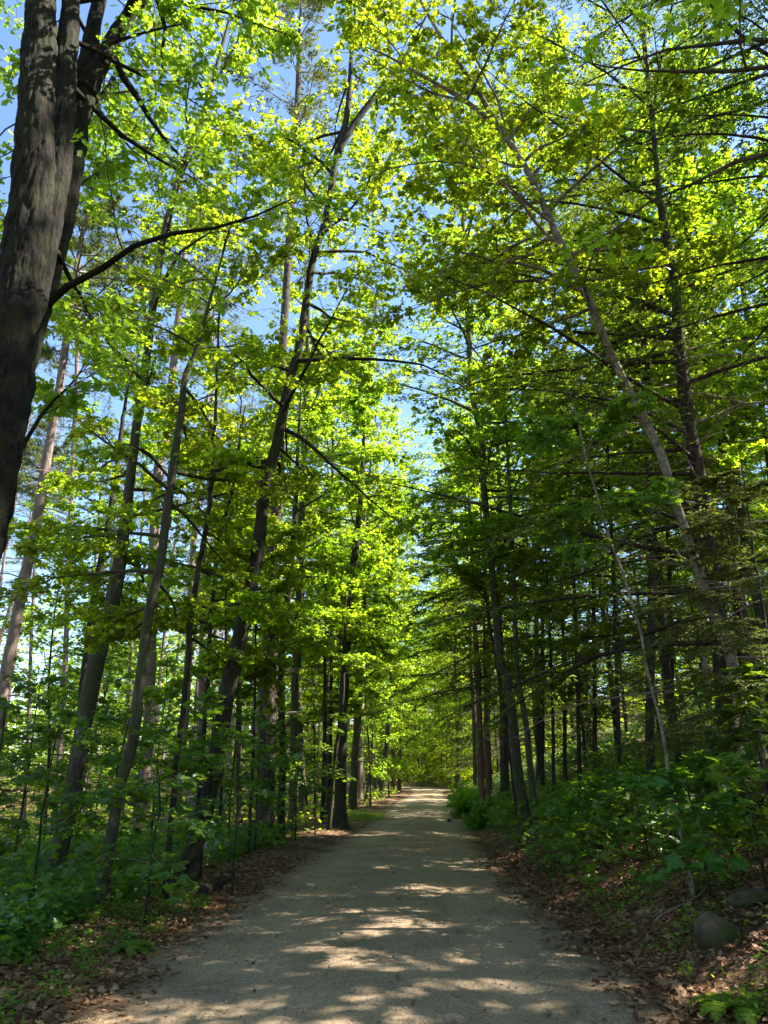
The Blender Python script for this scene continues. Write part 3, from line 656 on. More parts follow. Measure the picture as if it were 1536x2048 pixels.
leafy_tree(pix_path([(1368, 1560, 22), (1340, 1400, 21), (1325, 1250, 20), (1310, 1105, 24), (1288, 1030, 22), (1273, 980, 20), (1262, 860, 14), (1255, 700, 9)], 15.0, 2),
           'thick crooked trunk behind the thin pale sapling, left of the big hemlock', seed=37, n=16, z0=6, Lf=prof(2.2, 2.6, 1.6), ls=.14, S=12, bark='bark_dark')
leafy_tree(pix_path([(1053, 1648, 30), (1043, 1590, 26), (1033, 1523, 25), (1023, 1423, 24), (1013, 1348, 22), (1000, 1330, 21), (993, 1230, 19), (983, 1130, 17), (968, 980, 16), (963, 880, 15), (943, 780, 14), (938, 680, 13), (930, 550, 12), (925, 425, 10), (922, 350, 7)], 18.0, 2),
           'tall grey maple at the right edge of the path, behind the seedling bank', seed=38, n=34, z0=6.5, Lf=prof(2.4, 3.2, 1.8), ls=.13, S=14, flare=.8, az=(0.0, .3))
leafy_tree(pix_path([(1074, 1665, 16), (1062, 1550, 15), (1052, 1450, 14), (1040, 1380, 13), (1033, 1330, 12), (1028, 1155, 11), (1020, 1000, 9), (1012, 850, 6)], 17.5, 1.5),
           'slimmer blotchy trunk right beside the tall grey maple on the right path edge', seed=39, n=18, z0=6, Lf=prof(2.0, 2.4, 1.2), ls=.14, nsub=8, S=10)
leafy_tree(pix_path([(1027, 1570, 8), (1015, 1480, 8), (1005, 1400, 7), (985, 1280, 6), (972, 1200, 5)], 19.0, 1),
           'thin dark stem slanting just left of the tall grey maple on the right', seed=71, n=8, z0=4, Lf=prof(1.4, 1.4, .8), ls=.14, nsub=6, S=6, bark='bark_dark')
needle_tree(pix_path([(966, 1620, 17), (960, 1500, 15), (957, 1363, 14), (950, 1260, 12), (945, 1140, 10), (938, 1000, 6)], 25.0, 1.5), 'red-brown cedar trunk at the right path edge beside the bright green bush', name='cedar_tree', bark='bark_cedar', seed=51, n=44, z0=4.0, Lf=prof(3.4, 2.6, 1.0), el=(-.05, .4), S=10, nsub=12, ntw=5, nblade=5, bl=.08, bw=.022, az=(3.1, .4))
needle_tree(pix_path([(978, 1600, 9), (974, 1500, 9), (970, 1363, 8), (968, 1200, 6)], 26.0, 2), 'slimmer cedar stem right behind the red-brown cedar at the path edge', name='cedar_tree', bark='bark_cedar', seed=52, n=26, z0=4.0, Lf=prof(2.6, 2.2, 1.0), el=(-.05, .4), S=8, nsub=10, ntw=5, nblade=5, bl=.08, bw=.022)
leafy_tree(pix_path([(1385, 1780, 12), (1373, 1720, 10), (1363, 1673, 9), (1345, 1600, 8.5), (1333, 1523, 8), (1318, 1423, 8), (1298, 1348, 8), (1278, 1255, 7), (1248, 1155, 7), (1218, 1080, 6), (1183, 955, 5), (1158, 855, 4)], 8.2, .5),
           'thin pale sapling standing on the leafy bank, leaning left', name='sapling', cat='sapling', leaf='sapling', bark='bark_birch', seed=53, n=5, z0=3.6, Lf=prof(.6, .9, .6), el=(.0, .4), ls=.15, kind='full', nsub=6, ntw=2, nleaf=3, S=8, flare=.3)
leafy_tree(pix_path([(1428, 1600, 16), (1422, 1500, 15), (1414, 1380, 14), (1400, 1200, 11), (1390, 1000, 8)], 12.5, 2),
           'yellowish lit trunk piece between the thin pale sapling and the big hemlock', seed=54, n=10, z0=6, Lf=prof(1.6, 2.0, 1.2), ls=.14, nsub=6, S=8, bark='bark_birch')
for k, (x0, y0, x1, y1, Y, wd, lb, nd) in enumerate([
    (1108, 1600, 1095, 1180, 19, 9, 'thin stem on the bank, nearest to the right of the blotchy slim trunk', 0),
    (1160, 1600, 1140, 1000, 17, 11, 'slim straight trunk halfway between the path-edge maples and the thin pale sapling', 0),
    (1190, 1600, 1180, 900, 20, 12, 'upright trunk behind the seedling bank, left of the thin pale sapling', 1),
    (1240, 1600, 1215, 900, 16, 12, 'dark slim hemlock stem directly left of the thin pale sapling top', 1),
    (1130, 1560, 1118, 1050, 24, 10, 'distant hemlock stem behind the slim straight trunk on the right', 1),
    (1085, 1560, 1078, 1000, 26, 10, 'distant hemlock stem behind the blotchy slim trunk', 1),
    (1345, 1500, 1330, 900, 19, 14, 'dark hemlock trunk glimpsed behind the thick crooked trunk', 1),
    (1475, 1250, 1430, 700, 21, 14, 'dark hemlock trunk on the slope behind the curving grey trunk', 1)]):
    nodes = pix_path([(x0, y0, wd), ((x0 + x1) / 2 + 3, (y0 + y1) / 2, wd * .85), (x1, y1, wd * .6)], Y, 3.5)
    if nd: needle_tree(nodes, lb, seed=80 + k, n=34, z0=2.5, Lf=prof(2.6, 2.4, 1.0), el=(-.05, .4), S=8, nsub=11, ntw=5, nblade=5, bl=.07, bw=.02, bare_to=None)
    else: leafy_tree(nodes, lb, seed=80 + k, n=16, z0=3, Lf=prof(1.6, 2.0, 1.0), ls=.14, nsub=7, S=8, bark='bark_dark')

# overhanging maple whose trunk stands just outside the right edge
OV = A([[3.6, 3.0, gz(3.6, 3.0) - .1, .08], [3.5, 3.1, 2.5, .06], [3.35, 3.3, 4.5, .05], [3.2, 3.5, 6.5, .035], [3.0, 3.7, 9.0, .025], [2.9, 3.8, 11, .02]])
leafy_tree(OV, 'near maple whose bright green leaves hang into the top right corner', seed=55, n=7, z0=4.6, Lf=prof(1.6, 2.0, 1.6), el=(.1, .6), ls=.105, kind='full', nsub=4, ntw=2, nleaf=2, S=12, az=(2.4, .7), keep=.6)

OH = A([[6.1, 7.4, gz(6.1, 7.4) - .1, .17], [6.05, 7.4, 5, .14], [5.9, 7.5, 10, .10], [5.8, 7.6, 15, .05], [5.75, 7.6, 17.5, .015]])
needle_tree(OH, 'dark hemlock just outside the right edge, its sprays filling the upper right corner', seed=56, n=50, z0=5.5, Lf=prof(3.0, 3.4, 2.0), el=(.1, .9), S=14, nsub=13, ntw=6, nblade=7, bl=.05, bw=.014, az=(2.9, .5), keep=.8)

for k, (x, y, H, lb) in enumerate([(4.35, 8.3, 4.3, 'young hemlock with feathery sprays coloured as if sunlit at the right edge above the bank'), (5.3, 10.8, 5.2, 'young hemlock with sprays coloured as if sunlit behind the leaning tree foot')]):
    needle_tree(A([[x, y, gz(x, y) - .05, .03], [x - .05, y, gz(x, y) + H * .5, .02], [x, y, gz(x, y) + H, .006]]), lb, name='young_hemlock', leaf='pine', seed=57 + k, n=26, z0=1.0, Lf=prof(1.7, 1.3, .5), el=(.1, .5), S=8, nsub=13, ntw=6, nblade=8, bl=.04, bw=.01, az=(2.9, .5), droop=-.5)  # paler pine needle colour stands in for sunlight on these hemlock sprays

# ================================================================== PROTOTYPES FOR THE WOOD BEHIND
def proto_leafy(seed, H, z0, Lf, n, ls, r0, bark='bark_dark', lean=.3, leaf='maple', nsub=10, ntw=6, nleaf=8, kind='mid'):
    n = int(n * 1.2); ls *= .62
    r = np.random.default_rng(seed)
    zs = np.linspace(0, H, 7); dx = np.cumsum(r.normal(0, lean * .35, 7)); dy = np.cumsum(r.normal(0, lean * .35, 7)); dx -= dx[0]; dy -= dy[0]
    nodes = np.column_stack([dx, dy, zs - .15, np.interp(zs, [0, H], [r0, .015])])
    P0 = trunk_mesh(nodes, A([0, 0, 0.]), M[bark], 8, .4, .04, seed, ring=.6)
    path = P0[1]
    P, Rd, L, u = limb_set(path[:, :3], path[:, 3], n, z0, H - .4, Lf, .1, .9, r, None, -.25, 6)
    mb = MB(); V, Q = tubes(P, Rd, 4); mb.add(V, Q, mat=1)
    sprays(mb, P, L, r, nsub, ntw, nleaf, ls, kind, 0, 1, twL=.5, subL=.45)
    return P0[0], mb.mesh('crown', [M[leaf], M[bark]], (1,))
def proto_needle(seed, H, z0, Lf, n, r0, bark, leaf, bl, bw, nsub=13, ntw=6, nblade=8, tuft=False, bare=0, droop=-.3, el=(-.05, .5)):
    r = np.random.default_rng(seed)
    zs = np.linspace(0, H, 6); dx = np.cumsum(r.normal(0, .08, 6)); dy = np.cumsum(r.normal(0, .08, 6)); dx -= dx[0]; dy -= dy[0]
    nodes = np.column_stack([dx, dy, zs - .15, np.interp(zs, [0, H], [r0, .02])])
    P0 = trunk_mesh(nodes, A([0, 0, 0.]), M[bark], 8, .3, .04, seed, ring=.8); path = P0[1]
    P, Rd, L, u = limb_set(path[:, :3], path[:, 3], n, z0, H - .2, Lf, el[0], el[1], r, None, droop, 6, .07, .2)
    mb = MB(); V, Q = tubes(P, Rd, 4); mb.add(V, Q, mat=1)
    needle_sprays(mb, P, L, r, nsub, ntw, nblade, bl, bw, 0, 1, tuft=tuft)
    if bare:
        Pb, Rb, Lb, _ = limb_set(path[:, :3], path[:, 3], bare, 1.0, z0 + 1, lambda q: 2.0, .05, .2, r, None, -.2, 6, .09, .22)
        V, Q = tubes(Pb, Rb * .8, 4); mb.add(V, Q, mat=2); needle_sprays(mb, Pb, Lb, r, 6, 0, 0, subL=.4, tw=2, mat=2)
    return P0[0], mb.mesh('crown', [M[leaf], M['twig'], M['dead_twig']], (1, 2))
PM = [proto_leafy(101, 17, 5, prof(2.4, 3.4, 1.5), 30, .17, .13), proto_leafy(102, 19, 7, prof(2.2, 3.6, 1.6), 30, .17, .16, 'bark'),
      proto_leafy(103, 14, 3.5, prof(2.2, 2.8, 1.2), 28, .16, .09), proto_leafy(104, 21, 9, prof(2.6, 3.8, 1.8), 32, .18, .17, 'bark')]
PL = [proto_leafy(105, 7, 1.2, prof(1.6, 1.8, .8), 20, .14, .035), proto_leafy(106, 9, 1.6, prof(1.8, 2.2, 1.0), 24, .15, .045)]
PH = [proto_needle(111, 15, 1.6, prof(3.0, 2.4, .8), 54, .14, 'bark_hemlock', 'hemlock', .07, .02, bare=14), proto_needle(112, 11, 1.0, prof(2.6, 2.0, .6), 46, .09, 'bark_hemlock', 'hemlock', .07, .02, bare=10)]
PP = [proto_needle(121, 22, 14, prof(2.2, 2.6, 1.0), 22, .17, 'bark_pine', 'pine', .16, .022, 9, 4, 7, True, 34, .1), proto_needle(122, 19, 12, prof(2, 2.2, .9), 20, .12, 'bark_pine', 'pine', .16, .022, 9, 4, 7, True, 30, .1)]
PB = [proto_leafy(131, 2.6, .3, prof(1.0, 1.0, .5), 16, .13, .02, leaf='sapling', nsub=6, ntw=3, nleaf=4), proto_leafy(132, 3.6, .4, prof(1.2, 1.3, .6), 18, .14, .025, leaf='maple', nsub=6, ntw=3, nleaf=4)]
PM.append(proto_leafy(107, 17, 5.5, prof(2.2, 3.4, 1.6), 19, .24, .15, 'bark', nsub=8, ntw=5, nleaf=10))  # denser crown shaped to cast shade, for the added shade trees only
KIND = {'M': (PM, 'maple_tree', 'tree'), 'L': (PL, 'young_maple', 'tree'), 'H': (PH, 'hemlock_tree', 'tree'), 'P': (PP, 'pine_tree', 'tree'), 'B': (PB, 'leafy_bush', 'bush')}
GRP = {('M', -1): ('leafy maples filling the wood left of the path', 'slim maple among many alike in the wood left of the path'),
       ('M', 1): ('leafy maples filling the wood right of the path', 'slim maple among many alike on the slope right of the path'),
       ('L', -1): ('young maples under the trees left of the path', 'young leafy maple under the taller trees left of the path'),
       ('L', 1): ('young maples under the trees right of the path', 'young leafy maple under the taller trees on the right slope'),
       ('H', -1): ('hemlocks standing far back left of the path', 'dark hemlock with drooping sprays far back left of the path'),
       ('H', 1): ('hemlocks on the slope right of the path', 'dark hemlock with layered sprays on the slope right of the path'),
       ('P', -1): ('background pines left of the path', 'sunlit straight pine with bare dead branches in the left background'),
       ('P', 1): ('background pines right of the path', 'straight pine with bare dead branches far behind the right slope trees'),
       ('B', -1): ('waist-high leafy bushes left of the path', 'low leafy bush between the trunks left of the path'),
       ('B', 1): ('waist-high leafy bushes right of the path', 'low leafy bush between the trunks right of the path')}
_made = {}
placed = [(o.location.x, o.location.y) for o in bpy.data.objects if o.type == 'EMPTY']
def put(kind, x, y, r, s=None, pi=None):
    side = 1 if x > (road_l(y) + road_r(y)) / 2 else -1
    ps, nm, cat = KIND[kind]; i = int(r.integers(0, min(4, len(ps)))) if pi is None else pi
    g, lb = GRP[(kind, side)]; s = s or r.uniform(.85, 1.15)
    loc = (x, y, gz(x, y)); key = (kind, i)
    if key not in _made:
        t = thing(nm, lb, cat, loc, g); part('trunk' if kind != 'B' else 'stem', ps[i][0], t); part('crown' if kind != 'B' else 'foliage', ps[i][1], t); _made[key] = t
        t.rotation_euler = (0, 0, r.uniform(0, 6.28)); t.scale = (s, s, s)
    else:
        t = copy_tree(_made[key], loc, r.uniform(0, 6.28), s, lb, g, (r.normal(0, .035), r.normal(0, .035)))
    placed.append((x, y)); BG.append((t, kind)); return t
BG = []
def scatter(n, xr, yr, mix, dmin, r, side, edge):
    c = 0; tries = 0
    while c < n and tries < n * 60:
        tries += 1
        y = r.uniform(*yr); e = float(road_l(y)) if side < 0 else float(road_r(y))
        x = e + side * (edge + r.uniform(*xr))
        if any((x - a) ** 2 + (y - b) ** 2 < dmin * dmin for a, b in placed): continue
        if abs(x) > 10 + .62 * y + 8: continue
        put(mix[int(r.integers(0, len(mix)))], x, y, r); c += 1
rs = np.random.default_rng(99)
# left: airy sunny pines and maples;  right: dense hemlock and maple
scatter(24, (3, 28), (20, 50), 'PPPPPM', 2.2, rs, -1, 1.5)
scatter(22, (.5, 20), (34, 78), 'MPPLP', 2.0, rs, -1, 1.2)
scatter(18, (0.0, 9), (60, 110), 'MMLM', 1.5, rs, -1, .8)
scatter(15, (1.0, 12), (12, 40), 'LBBB', 1.6, rs, -1, 1.2)
scatter(18, (5, 24), (14, 46), 'MHHM', 2.0, rs, 1, 1.5)
scatter(22, (.5, 18), (28, 80), 'MHHHM', 1.9, rs, 1, 1.0)
scatter(18, (0.0, 9), (60, 110), 'MMHL', 1.5, rs, 1, .6)
scatter(20, (2.5, 14), (13, 40), 'HLHB', 1.8, rs, 1, 1.5)
for y in (92, 98, 104, 110, 116):        # the bend closes the view
    for k in range(5): put('MMLHL'[k], rs.uniform(0, 14), y + rs.uniform(-3, 3), rs)
# unseen trees added beside and behind the camera to shade the path
for (x, y) in [(7.0, 2.5), (10.5, 6.5), (8.2, -3.0), (10.8, 4.0), (8.6, .0), (13.5, 3.0), (12.5, 9.5), (-6, -4), (-7.5, 1.5), (16, 13)]:
    put('M', x, y, rs, 1.0, 4)
for (x, y) in [(9.5, 16), (10.5, 27)]: put('M', float(road_r(y)) + x - 3.2, y, rs, 1.0, 4)  # dense maples added deeper in the wood to shade the middle of the path
for (x, y, pi) in [(1.3, 27, 3), (-1.6, 28.5, 3)]: put('M', (float(road_r(y)) if x > 0 else float(road_l(y))) + x, y, rs, 1.0, pi)

for y0 in (2, -5, -13):  # rows of unseen maples added around the camera to block skylight
    for x in np.arange(-20, 22, 7):
        xx = x + rs.uniform(-1.5, 1.5); yy = y0 + rs.uniform(-2, 2) - (3 if abs(x) < 9 else 0)
        if abs(xx) < 2.8 or (abs(xx) < 10 and yy > -3) or any((xx - a) ** 2 + (yy - b) ** 2 < 5 for a, b in placed): continue
        put('M', xx, yy, rs)
for (kd, off, y) in [('M', -1.6, 43), ('L', -.9, 49), ('M', -.8, 56), ('L', .7, 52), ('M', .9, 60), ('L', -.8, 63), ('M', -1.0, 69), ('L', .8, 67), ('H', 1.0, 72), ('M', .9, 78), ('L', 1.5, 82), ('L', -.8, 38)]:
    put(kd, (float(road_l(y)) if off < 0 else float(road_r(y))) + off, y, rs, 1.0 if kd == 'L' else .66)
for (off, y, pi, sc2) in [(-1.5, 36, 3, 1.0), (-1.2, 47, 1, 1.1), (-1.4, 58, 3, 1.1), (1.3, 34, 1, 1.0), (1.5, 45, 3, 1.05), (1.2, 57, 1, 1.1), (-2.6, 30, 1, 1.05), (2.6, 51, 3, 1.1), (-3, 52, 3, 1.1)]:
    put('M', (float(road_l(y)) if off < 0 else float(road_r(y))) + off, y, rs, sc2, pi)
for (kd, x, y) in [('B', 4.6, 84), ('L', 5.6, 88), ('H', 2.8, 90), ('L', 7.5, 86), ('M', 4.0, 96), ('B', 8.5, 82), ('H', 6.6, 99), ('L', 2.0, 95), ('B', 6.6, 81)]:
    put(kd, x, y, rs, 1.1)
for k in range(46):
    x = rs.uniform(-34, 44); y = rs.uniform(70, 118)
    if float(road_l(y)) - 1 < x < float(road_r(y)) + 1: continue
    put('LHMLB'[k % 5], x, y, rs)
for k in range(26):
    put('LBH'[k % 3], rs.uniform(-44, -8), rs.uniform(48, 80), rs)
r = np.random.default_rng(404); n = 110000
x = r.uniform(-130, 150, n); y = 118 + 42 * r.uniform(0, 1, n); hmax = 13 + 5 * wob(x, y, 6) + 3 * wob(x, y, 2, 3)
P = np.column_stack([x, y, ground_z(x, y) + hmax * r.uniform(0, 1, n) ** .8]); a = r.uniform(0, 6.3, n)
cl = vnoise(P * .33) + .6 * vnoise(P * .9 + 4); P = P[cl > -.18]; a = a[cl > -.18]
mb = MB(); leaves(mb, P, np.stack([np.cos(a), np.sin(a), 0 * a], -1), .62, 'low', 0, .6, r)
solo('distant_wood', mb.mesh('distant_wood', [M['maple']], ()), 'far mass of leafy woodland closing the view beyond the bend of the path', 'woodland', kind='stuff')

r = np.random.default_rng(405); n = 90000
x = r.uniform(-95, -15, n); y = 54 + 34 * r.uniform(0, 1, n); hmax = 15 + 4 * wob(x, y, 5) + 3 * wob(x, y, 1.7, 3)
P = np.column_stack([x, y, ground_z(x, y) + hmax * r.uniform(0, 1, n) ** .9]); cl = vnoise(P * .4) + .6 * vnoise(P * 1.1 + 4); P = P[cl > .02]; a = r.uniform(0, 6.3, len(P))
mb = MB(); leaves(mb, P, np.stack([np.cos(a), np.sin(a), 0 * a], -1), .38, 'low', 0, .6, r)
solo('distant_thicket', mb.mesh('distant_thicket', [M['maple']], ()), 'sunny mass of leafy thicket far behind the pines on the left', 'woodland', kind='stuff')

# every background tree gets a label of its own: its kind and its rank in depth in line with a tree one can find
MARK = [(10, 'far left pinkish pine'), (150, 'straight tilting maple'), (240, 'crooked slim maple'), (345, 'slender pole maple'), (425, 'dark leaning maple'), (533, 'thickest straight pine'),
        (588, 'upright grey maple'), (683, 'maple at the left path edge'), (800, 'far bend of the path'), (880, 'far right bend of the path'), (962, 'red-brown cedar'), (1035, 'tall grey maple'), (1150, 'slim straight bank trunk'),
        (1240, 'top of the thin pale sapling'), (1305, 'dark bending maple'), (1385, 'yellowish lit trunk piece'), (1470, 'big dark hemlock'), (1560, 'pale leaning tree foot')]
ORD = ['nearest', 'second nearest', 'third nearest', 'fourth nearest', 'fifth nearest', 'sixth nearest', 'seventh nearest', 'eighth nearest', 'ninth nearest', 'tenth nearest', 'eleventh nearest', 'twelfth nearest', 'thirteenth nearest', 'fourteenth nearest', 'fifteenth nearest', 'sixteenth nearest', 'seventeenth nearest', 'eighteenth nearest']
KW = {'M': 'background maple', 'L': 'young understorey maple', 'H': 'background hemlock', 'P': 'background bare-branched pine', 'B': 'low leafy bush'}
buck = {}
for o, kd in BG:
    x, y = o.location.x, o.location.y
    if y < 3: continue
    px = 768 + 1479 * x / (y * ct)
    if px < -150 or px > 1700: 
        continue
    i = min(range(len(MARK)), key=lambda j: abs(MARK[j][0] - px)); buck.setdefault((kd, i), []).append((y, o))
for (kd, i), lst in buck.items():
    lst.sort(key=lambda q: q[0])
    for k, (y, o) in enumerate(lst):
        if k < len(ORD): o['label'] = '%s, %s in line with the %s' % (KW[kd], ORD[k], MARK[i][1])

# ================================================================== SAPLINGS, SEEDLINGS, GROUND COVER
def sapling(x, y, H, n, ls, label, seed, Lb=.8, lean=(0, 0), z0=None, leaf='sapling', kind='full', group=None, ntw=2, nleaf=3, nsub=6):
    r = np.random.default_rng(seed); zs = np.linspace(0, 1, 5)
    nodes = np.column_stack([x + lean[0] * zs ** 1.5 * H + r.normal(0, .03, 5) * zs, y + lean[1] * zs * H + r.normal(0, .03, 5) * zs, gz(x, y) - .05 + zs * (H + .05), .007 + .009 * H * (1 - zs) * .5 + .001])
    base = A([x, y, gz(x, y)])
    t = thing('maple_sapling', label, 'sapling', base, group)
    me, path = trunk_mesh(nodes, base, M['bark_dark'], 6, .2, .03, seed, ring=.2); me.name = 'stem'; part('stem', me, t)
    P, Rd, L, u = limb_set(path[:, :3], path[:, 3], n, z0 or H * .35, H * .97, lambda q: Lb * (1 - .45 * q), .15, .6, r, None, -.5, 6)
    mb = MB(); V, Q = tubes(P, np.clip(Rd * .6, .0015, .008), 4); mb.add(V, Q, mat=1)
    sprays(mb, P, L, r, nsub, ntw, nleaf, ls, kind, 0, 1, twL=.18, subL=.35, tilt=.28, flat=.06, start=.35)
    part('foliage', mb.mesh('foliage', [M[leaf], M['twig']], (1,)), t)
    return t
def gp(px, py, z=0.0):
    for k in range(30):
        p = on_ground(px, py, min(z, 1.55)); z = .6 * z + .4 * gz(p[0], p[1])
    return p[0], p[1]
SAP = [  # photo column/row of the foot, height, branches, label
    (60, 1830, 2.2, 9, 'spreading maple sapling in the deep green thicket at the lower left'),
    (210, 1800, 2.4, 10, 'maple sapling with broad pale leaves in front of the straight tilting maple'),
    (335, 1800, 2.6, 9, 'maple sapling whose stem rises beside the slender pole maple foot'),
    (290, 1850, 1.6, 8, 'short maple sapling with flat tiers of leaves near the litter edge'),
    (120, 1760, 3.2, 12, 'tall leafy sapling at the foot of the straight tilting maple'),
    (20, 1760, 3.4, 12, 'tall leafy sapling at the left edge below the sunny pines'),
    (400, 1760, 2.8, 10, 'sapling with thin stem just in front of the dark leaning maple foot'),
    (465, 1790, 2.2, 7, 'upright thin sapling beside the black fallen log'),
    (300, 1700, 4.2, 14, 'tall sapling filling the gap between crooked slim maple and pole maple'),
    (510, 1700, 2.6, 10, 'sapling in front of the thickest pine foot'),
    (455, 1700, 3.6, 12, 'tall sapling between the dark leaning maple and the thickest pine'),
    (590, 1680, 2.2, 9, 'sapling at the foot of the upright grey maple'),
    (630, 1670, 3.0, 10, 'slim sapling left of the dark maple at the left path edge'),
    (-60, 1850, 2.6, 10, 'sapling leaning in from the left picture edge'),
    (150, 1700, 5.0, 16, 'tallest sapling left of the straight tilting maple')]
for k, (px, py, H, n, lb) in enumerate(SAP):
    x, y = gp(px, py); sapling(x, y, H, n, .13, lb, 200 + k, Lb=.55 + .22 * H)
SAPR = [(1535, 1790, 1.1, 7, 'sapling with broad lit leaves at the right edge above the jagged rock'),
        (1470, 1740, 1.2, 8, 'maple sapling in front of the big dark hemlock foot'),
        (1300, 1735, 1.0, 8, 'low spreading sapling left of the thin pale sapling foot'),
        (1420, 1800, 1.1, 6, 'small sapling just above the mossy round stone'),
        (1180, 1690, 1.0, 8, 'bushy sapling in the middle of the seedling bank'),
        (1250, 1660, 1.2, 9, 'sapling on the bank behind the bushy middle one'),
        (1560, 1700, 1.8, 10, 'tall leafy sapling cut by the right picture edge')]
for k, (px, py, H, n, lb) in enumerate(SAPR):
    x, y = gp(px, py, .5 if px < 1600 else .8); sapling(x, y, H, n, .14, lb, 260 + k, Lb=.5 + .2 * H, lean=(-.12, -.05))

# seedling prototypes: an umbrella of broad maple leaves on a thin stem
def seedling_mesh(seed, H, nl, ls):
    r = np.random.default_rng(seed); ms = MB(); top = A([r.normal(0, .04), r.normal(0, .04), H])
    V, Q = tubes(A([[0, 0, -.03], [top[0] * .4, top[1] * .5, H * .5], top]), A([.004, .003, .002]), 4); ms.add(V, Q)
    az = np.arange(nl) * 2.4 + r.uniform(0, 6); hz = H * np.where(np.arange(nl) < 3, 1, r.uniform(.55, .95, nl)); pl = r.uniform(.08, .2, nl)
    B = np.stack([top[0] * hz / H, top[1] * hz / H, hz], -1); D = np.stack([np.cos(az), np.sin(az), np.full(nl, .25)], -1)
    E = B + D * pl[:, None]; V, Q = tubes(np.stack([B, (B + E) / 2 + A([0, 0, .01]), E], 1), np.full((nl, 3), .0014), 3); ms.add(V, Q)
    ml = MB(); D2 = D.copy(); D2[:, 2] = -.15; leaves(ml, E, D2, ls, 'full', 0, .22, r)
    return ms.mesh('stem', [M['twig']]), ml.mesh('foliage', [M['sapling']], ())
SD = [seedling_mesh(300 + k, [.22, .32, .45, .6, .38, .5][k], [5, 7, 9, 11, 6, 8][k], [.11, .13, .14, .14, .15, .13][k]) for k in range(6)]
_sd = {}
def seedling(x, y, r, side, s=None, lowest=0):
    i = int(r.integers(lowest, 6)); s = s or r.uniform(.75, 1.25); loc = (x, y, gz(x, y))
    g = 'maple seedlings covering the right bank' if side > 0 else 'maple seedlings left of the path'
    lb = 'broad-leaved maple seedling in the dense patch on the right bank' if side > 0 else 'broad-leaved maple seedling on the shady forest floor left of the path'
    if i not in _sd:
        t = thing('maple_seedling', lb, 'seedling', loc, g); part('stem', SD[i][0], t); part('foliage', SD[i][1], t); _sd[i] = t
        t.scale = (s, s, s); t.rotation_euler = (0, 0, r.uniform(0, 6.3)); return t
    return copy_tree(_sd[i], loc, r.uniform(0, 6.3), s, lb, g, (r.normal(0, .12), r.normal(0, .12)))
r2 = np.random.default_rng(5)
for k in range(165):
    y = r2.uniform(9.0, 21) ; d = r2.uniform(.25, 5.0 if y > 11 else 3.2) ; x = float(road_r(y)) + d
    if y < 10.8 and d < 1.2: continue
    seedling(x, y, r2, 1, lowest=1)
for k in range(9):
    y = r2.uniform(5.6, 9.5); x = float(road_r(y)) + r2.uniform(.5, 3.0); seedling(x, y, r2, 1, r2.uniform(.5, .9))
for k in range(105):
    y = 5.2 + 11 * r2.uniform(0, 1) ** 1.6; x = float(road_l(y)) - r2.uniform(.9, 4.8); seedling(x, y, r2, -1, lowest=0)

# uncountable low green cover
def cover(name, label, n, region, ls, mat, seed, hmax, kind='mid', clump=.5):
    r = np.random.default_rng(seed); P = []
    while sum(len(p) for p in P) < n:
        y = r.uniform(*region[1], 4000); side = region[2]
        e = road_r(y) if side > 0 else road_l(y); x = e + side * r.uniform(region[0][0], region[0][1], 4000)
        m = wob(x, y, clump, seed) + .45 * wob(x, y, clump * .3, seed + 2) > region[3]
        x, y = x[m], y[m]; h = r.uniform(.1, 1, len(x)) ** 1.4 * hmax
        P.append(np.stack([x, y, ground_z(x, y) + h], -1))
    P = np.concatenate(P)[:n]; a = r.uniform(0, 6.3, n); D = np.stack([np.cos(a), np.sin(a), -.1 + 0 * a], -1)
    mb = MB(); leaves(mb, P, D, ls, kind, 0, .4, r)
    solo(name, mb.mesh(name, [M[mat]], ()), label, 'plants', kind='stuff')
cover('undergrowth', 'low green undergrowth carpeting the forest floor left of the path', 40000, ((1.0, 8), (4.8, 20), -1, -.02), .075, 'sapling', 3, .42)
cover('undergrowth', 'dark green low plants filling the lower left corner', 15000, ((1.1, 5), (4.5, 9.5), -1, -.5), .07, 'sapling', 8, .34)
cover('leafy_carpet', 'dense carpet of broad maple leaves between the seedlings on the right bank', 4200, ((.35, 5.2), (9.2, 22), 1, -.45), .14, 'sapling', 11, .62, 'full', .9)
cover('leafy_carpet', 'carpet of broad maple leaves between the seedlings left of the path', 2600, ((1.0, 5.5), (5.2, 16), -1, -.1), .12, 'sapling', 12, .5, 'full', .7)
cover('undergrowth', 'low green undergrowth on the far floor left of the path', 16000, ((.8, 24), (18, 60), -1, .1), .13, 'maple', 4, .55)
cover('undergrowth', 'low green undergrowth on the slope right of the path', 30000, ((.9, 20), (11, 50), 1, -.02), .12, 'sapling', 5, .45)
cover('undergrowth', 'green undergrowth on the slope beyond the far bend of the path', 30000, ((.1, 34), (60, 114), 1, -.6), .34, 'maple', 15, 1.3)
cover('herbs', 'bright yellow-green herbs along the near left verge', 9000, ((.15, 2.6), (4.6, 11), -1, .02), .045, 'fern', 6, .14, 'oval', .3)
cover('herbs', 'bright yellow-green herbs along the near right verge', 5200, ((.25, 2.8), (4.6, 10.0), 1, .18), .045, 'fern', 7, .14, 'oval', .3)

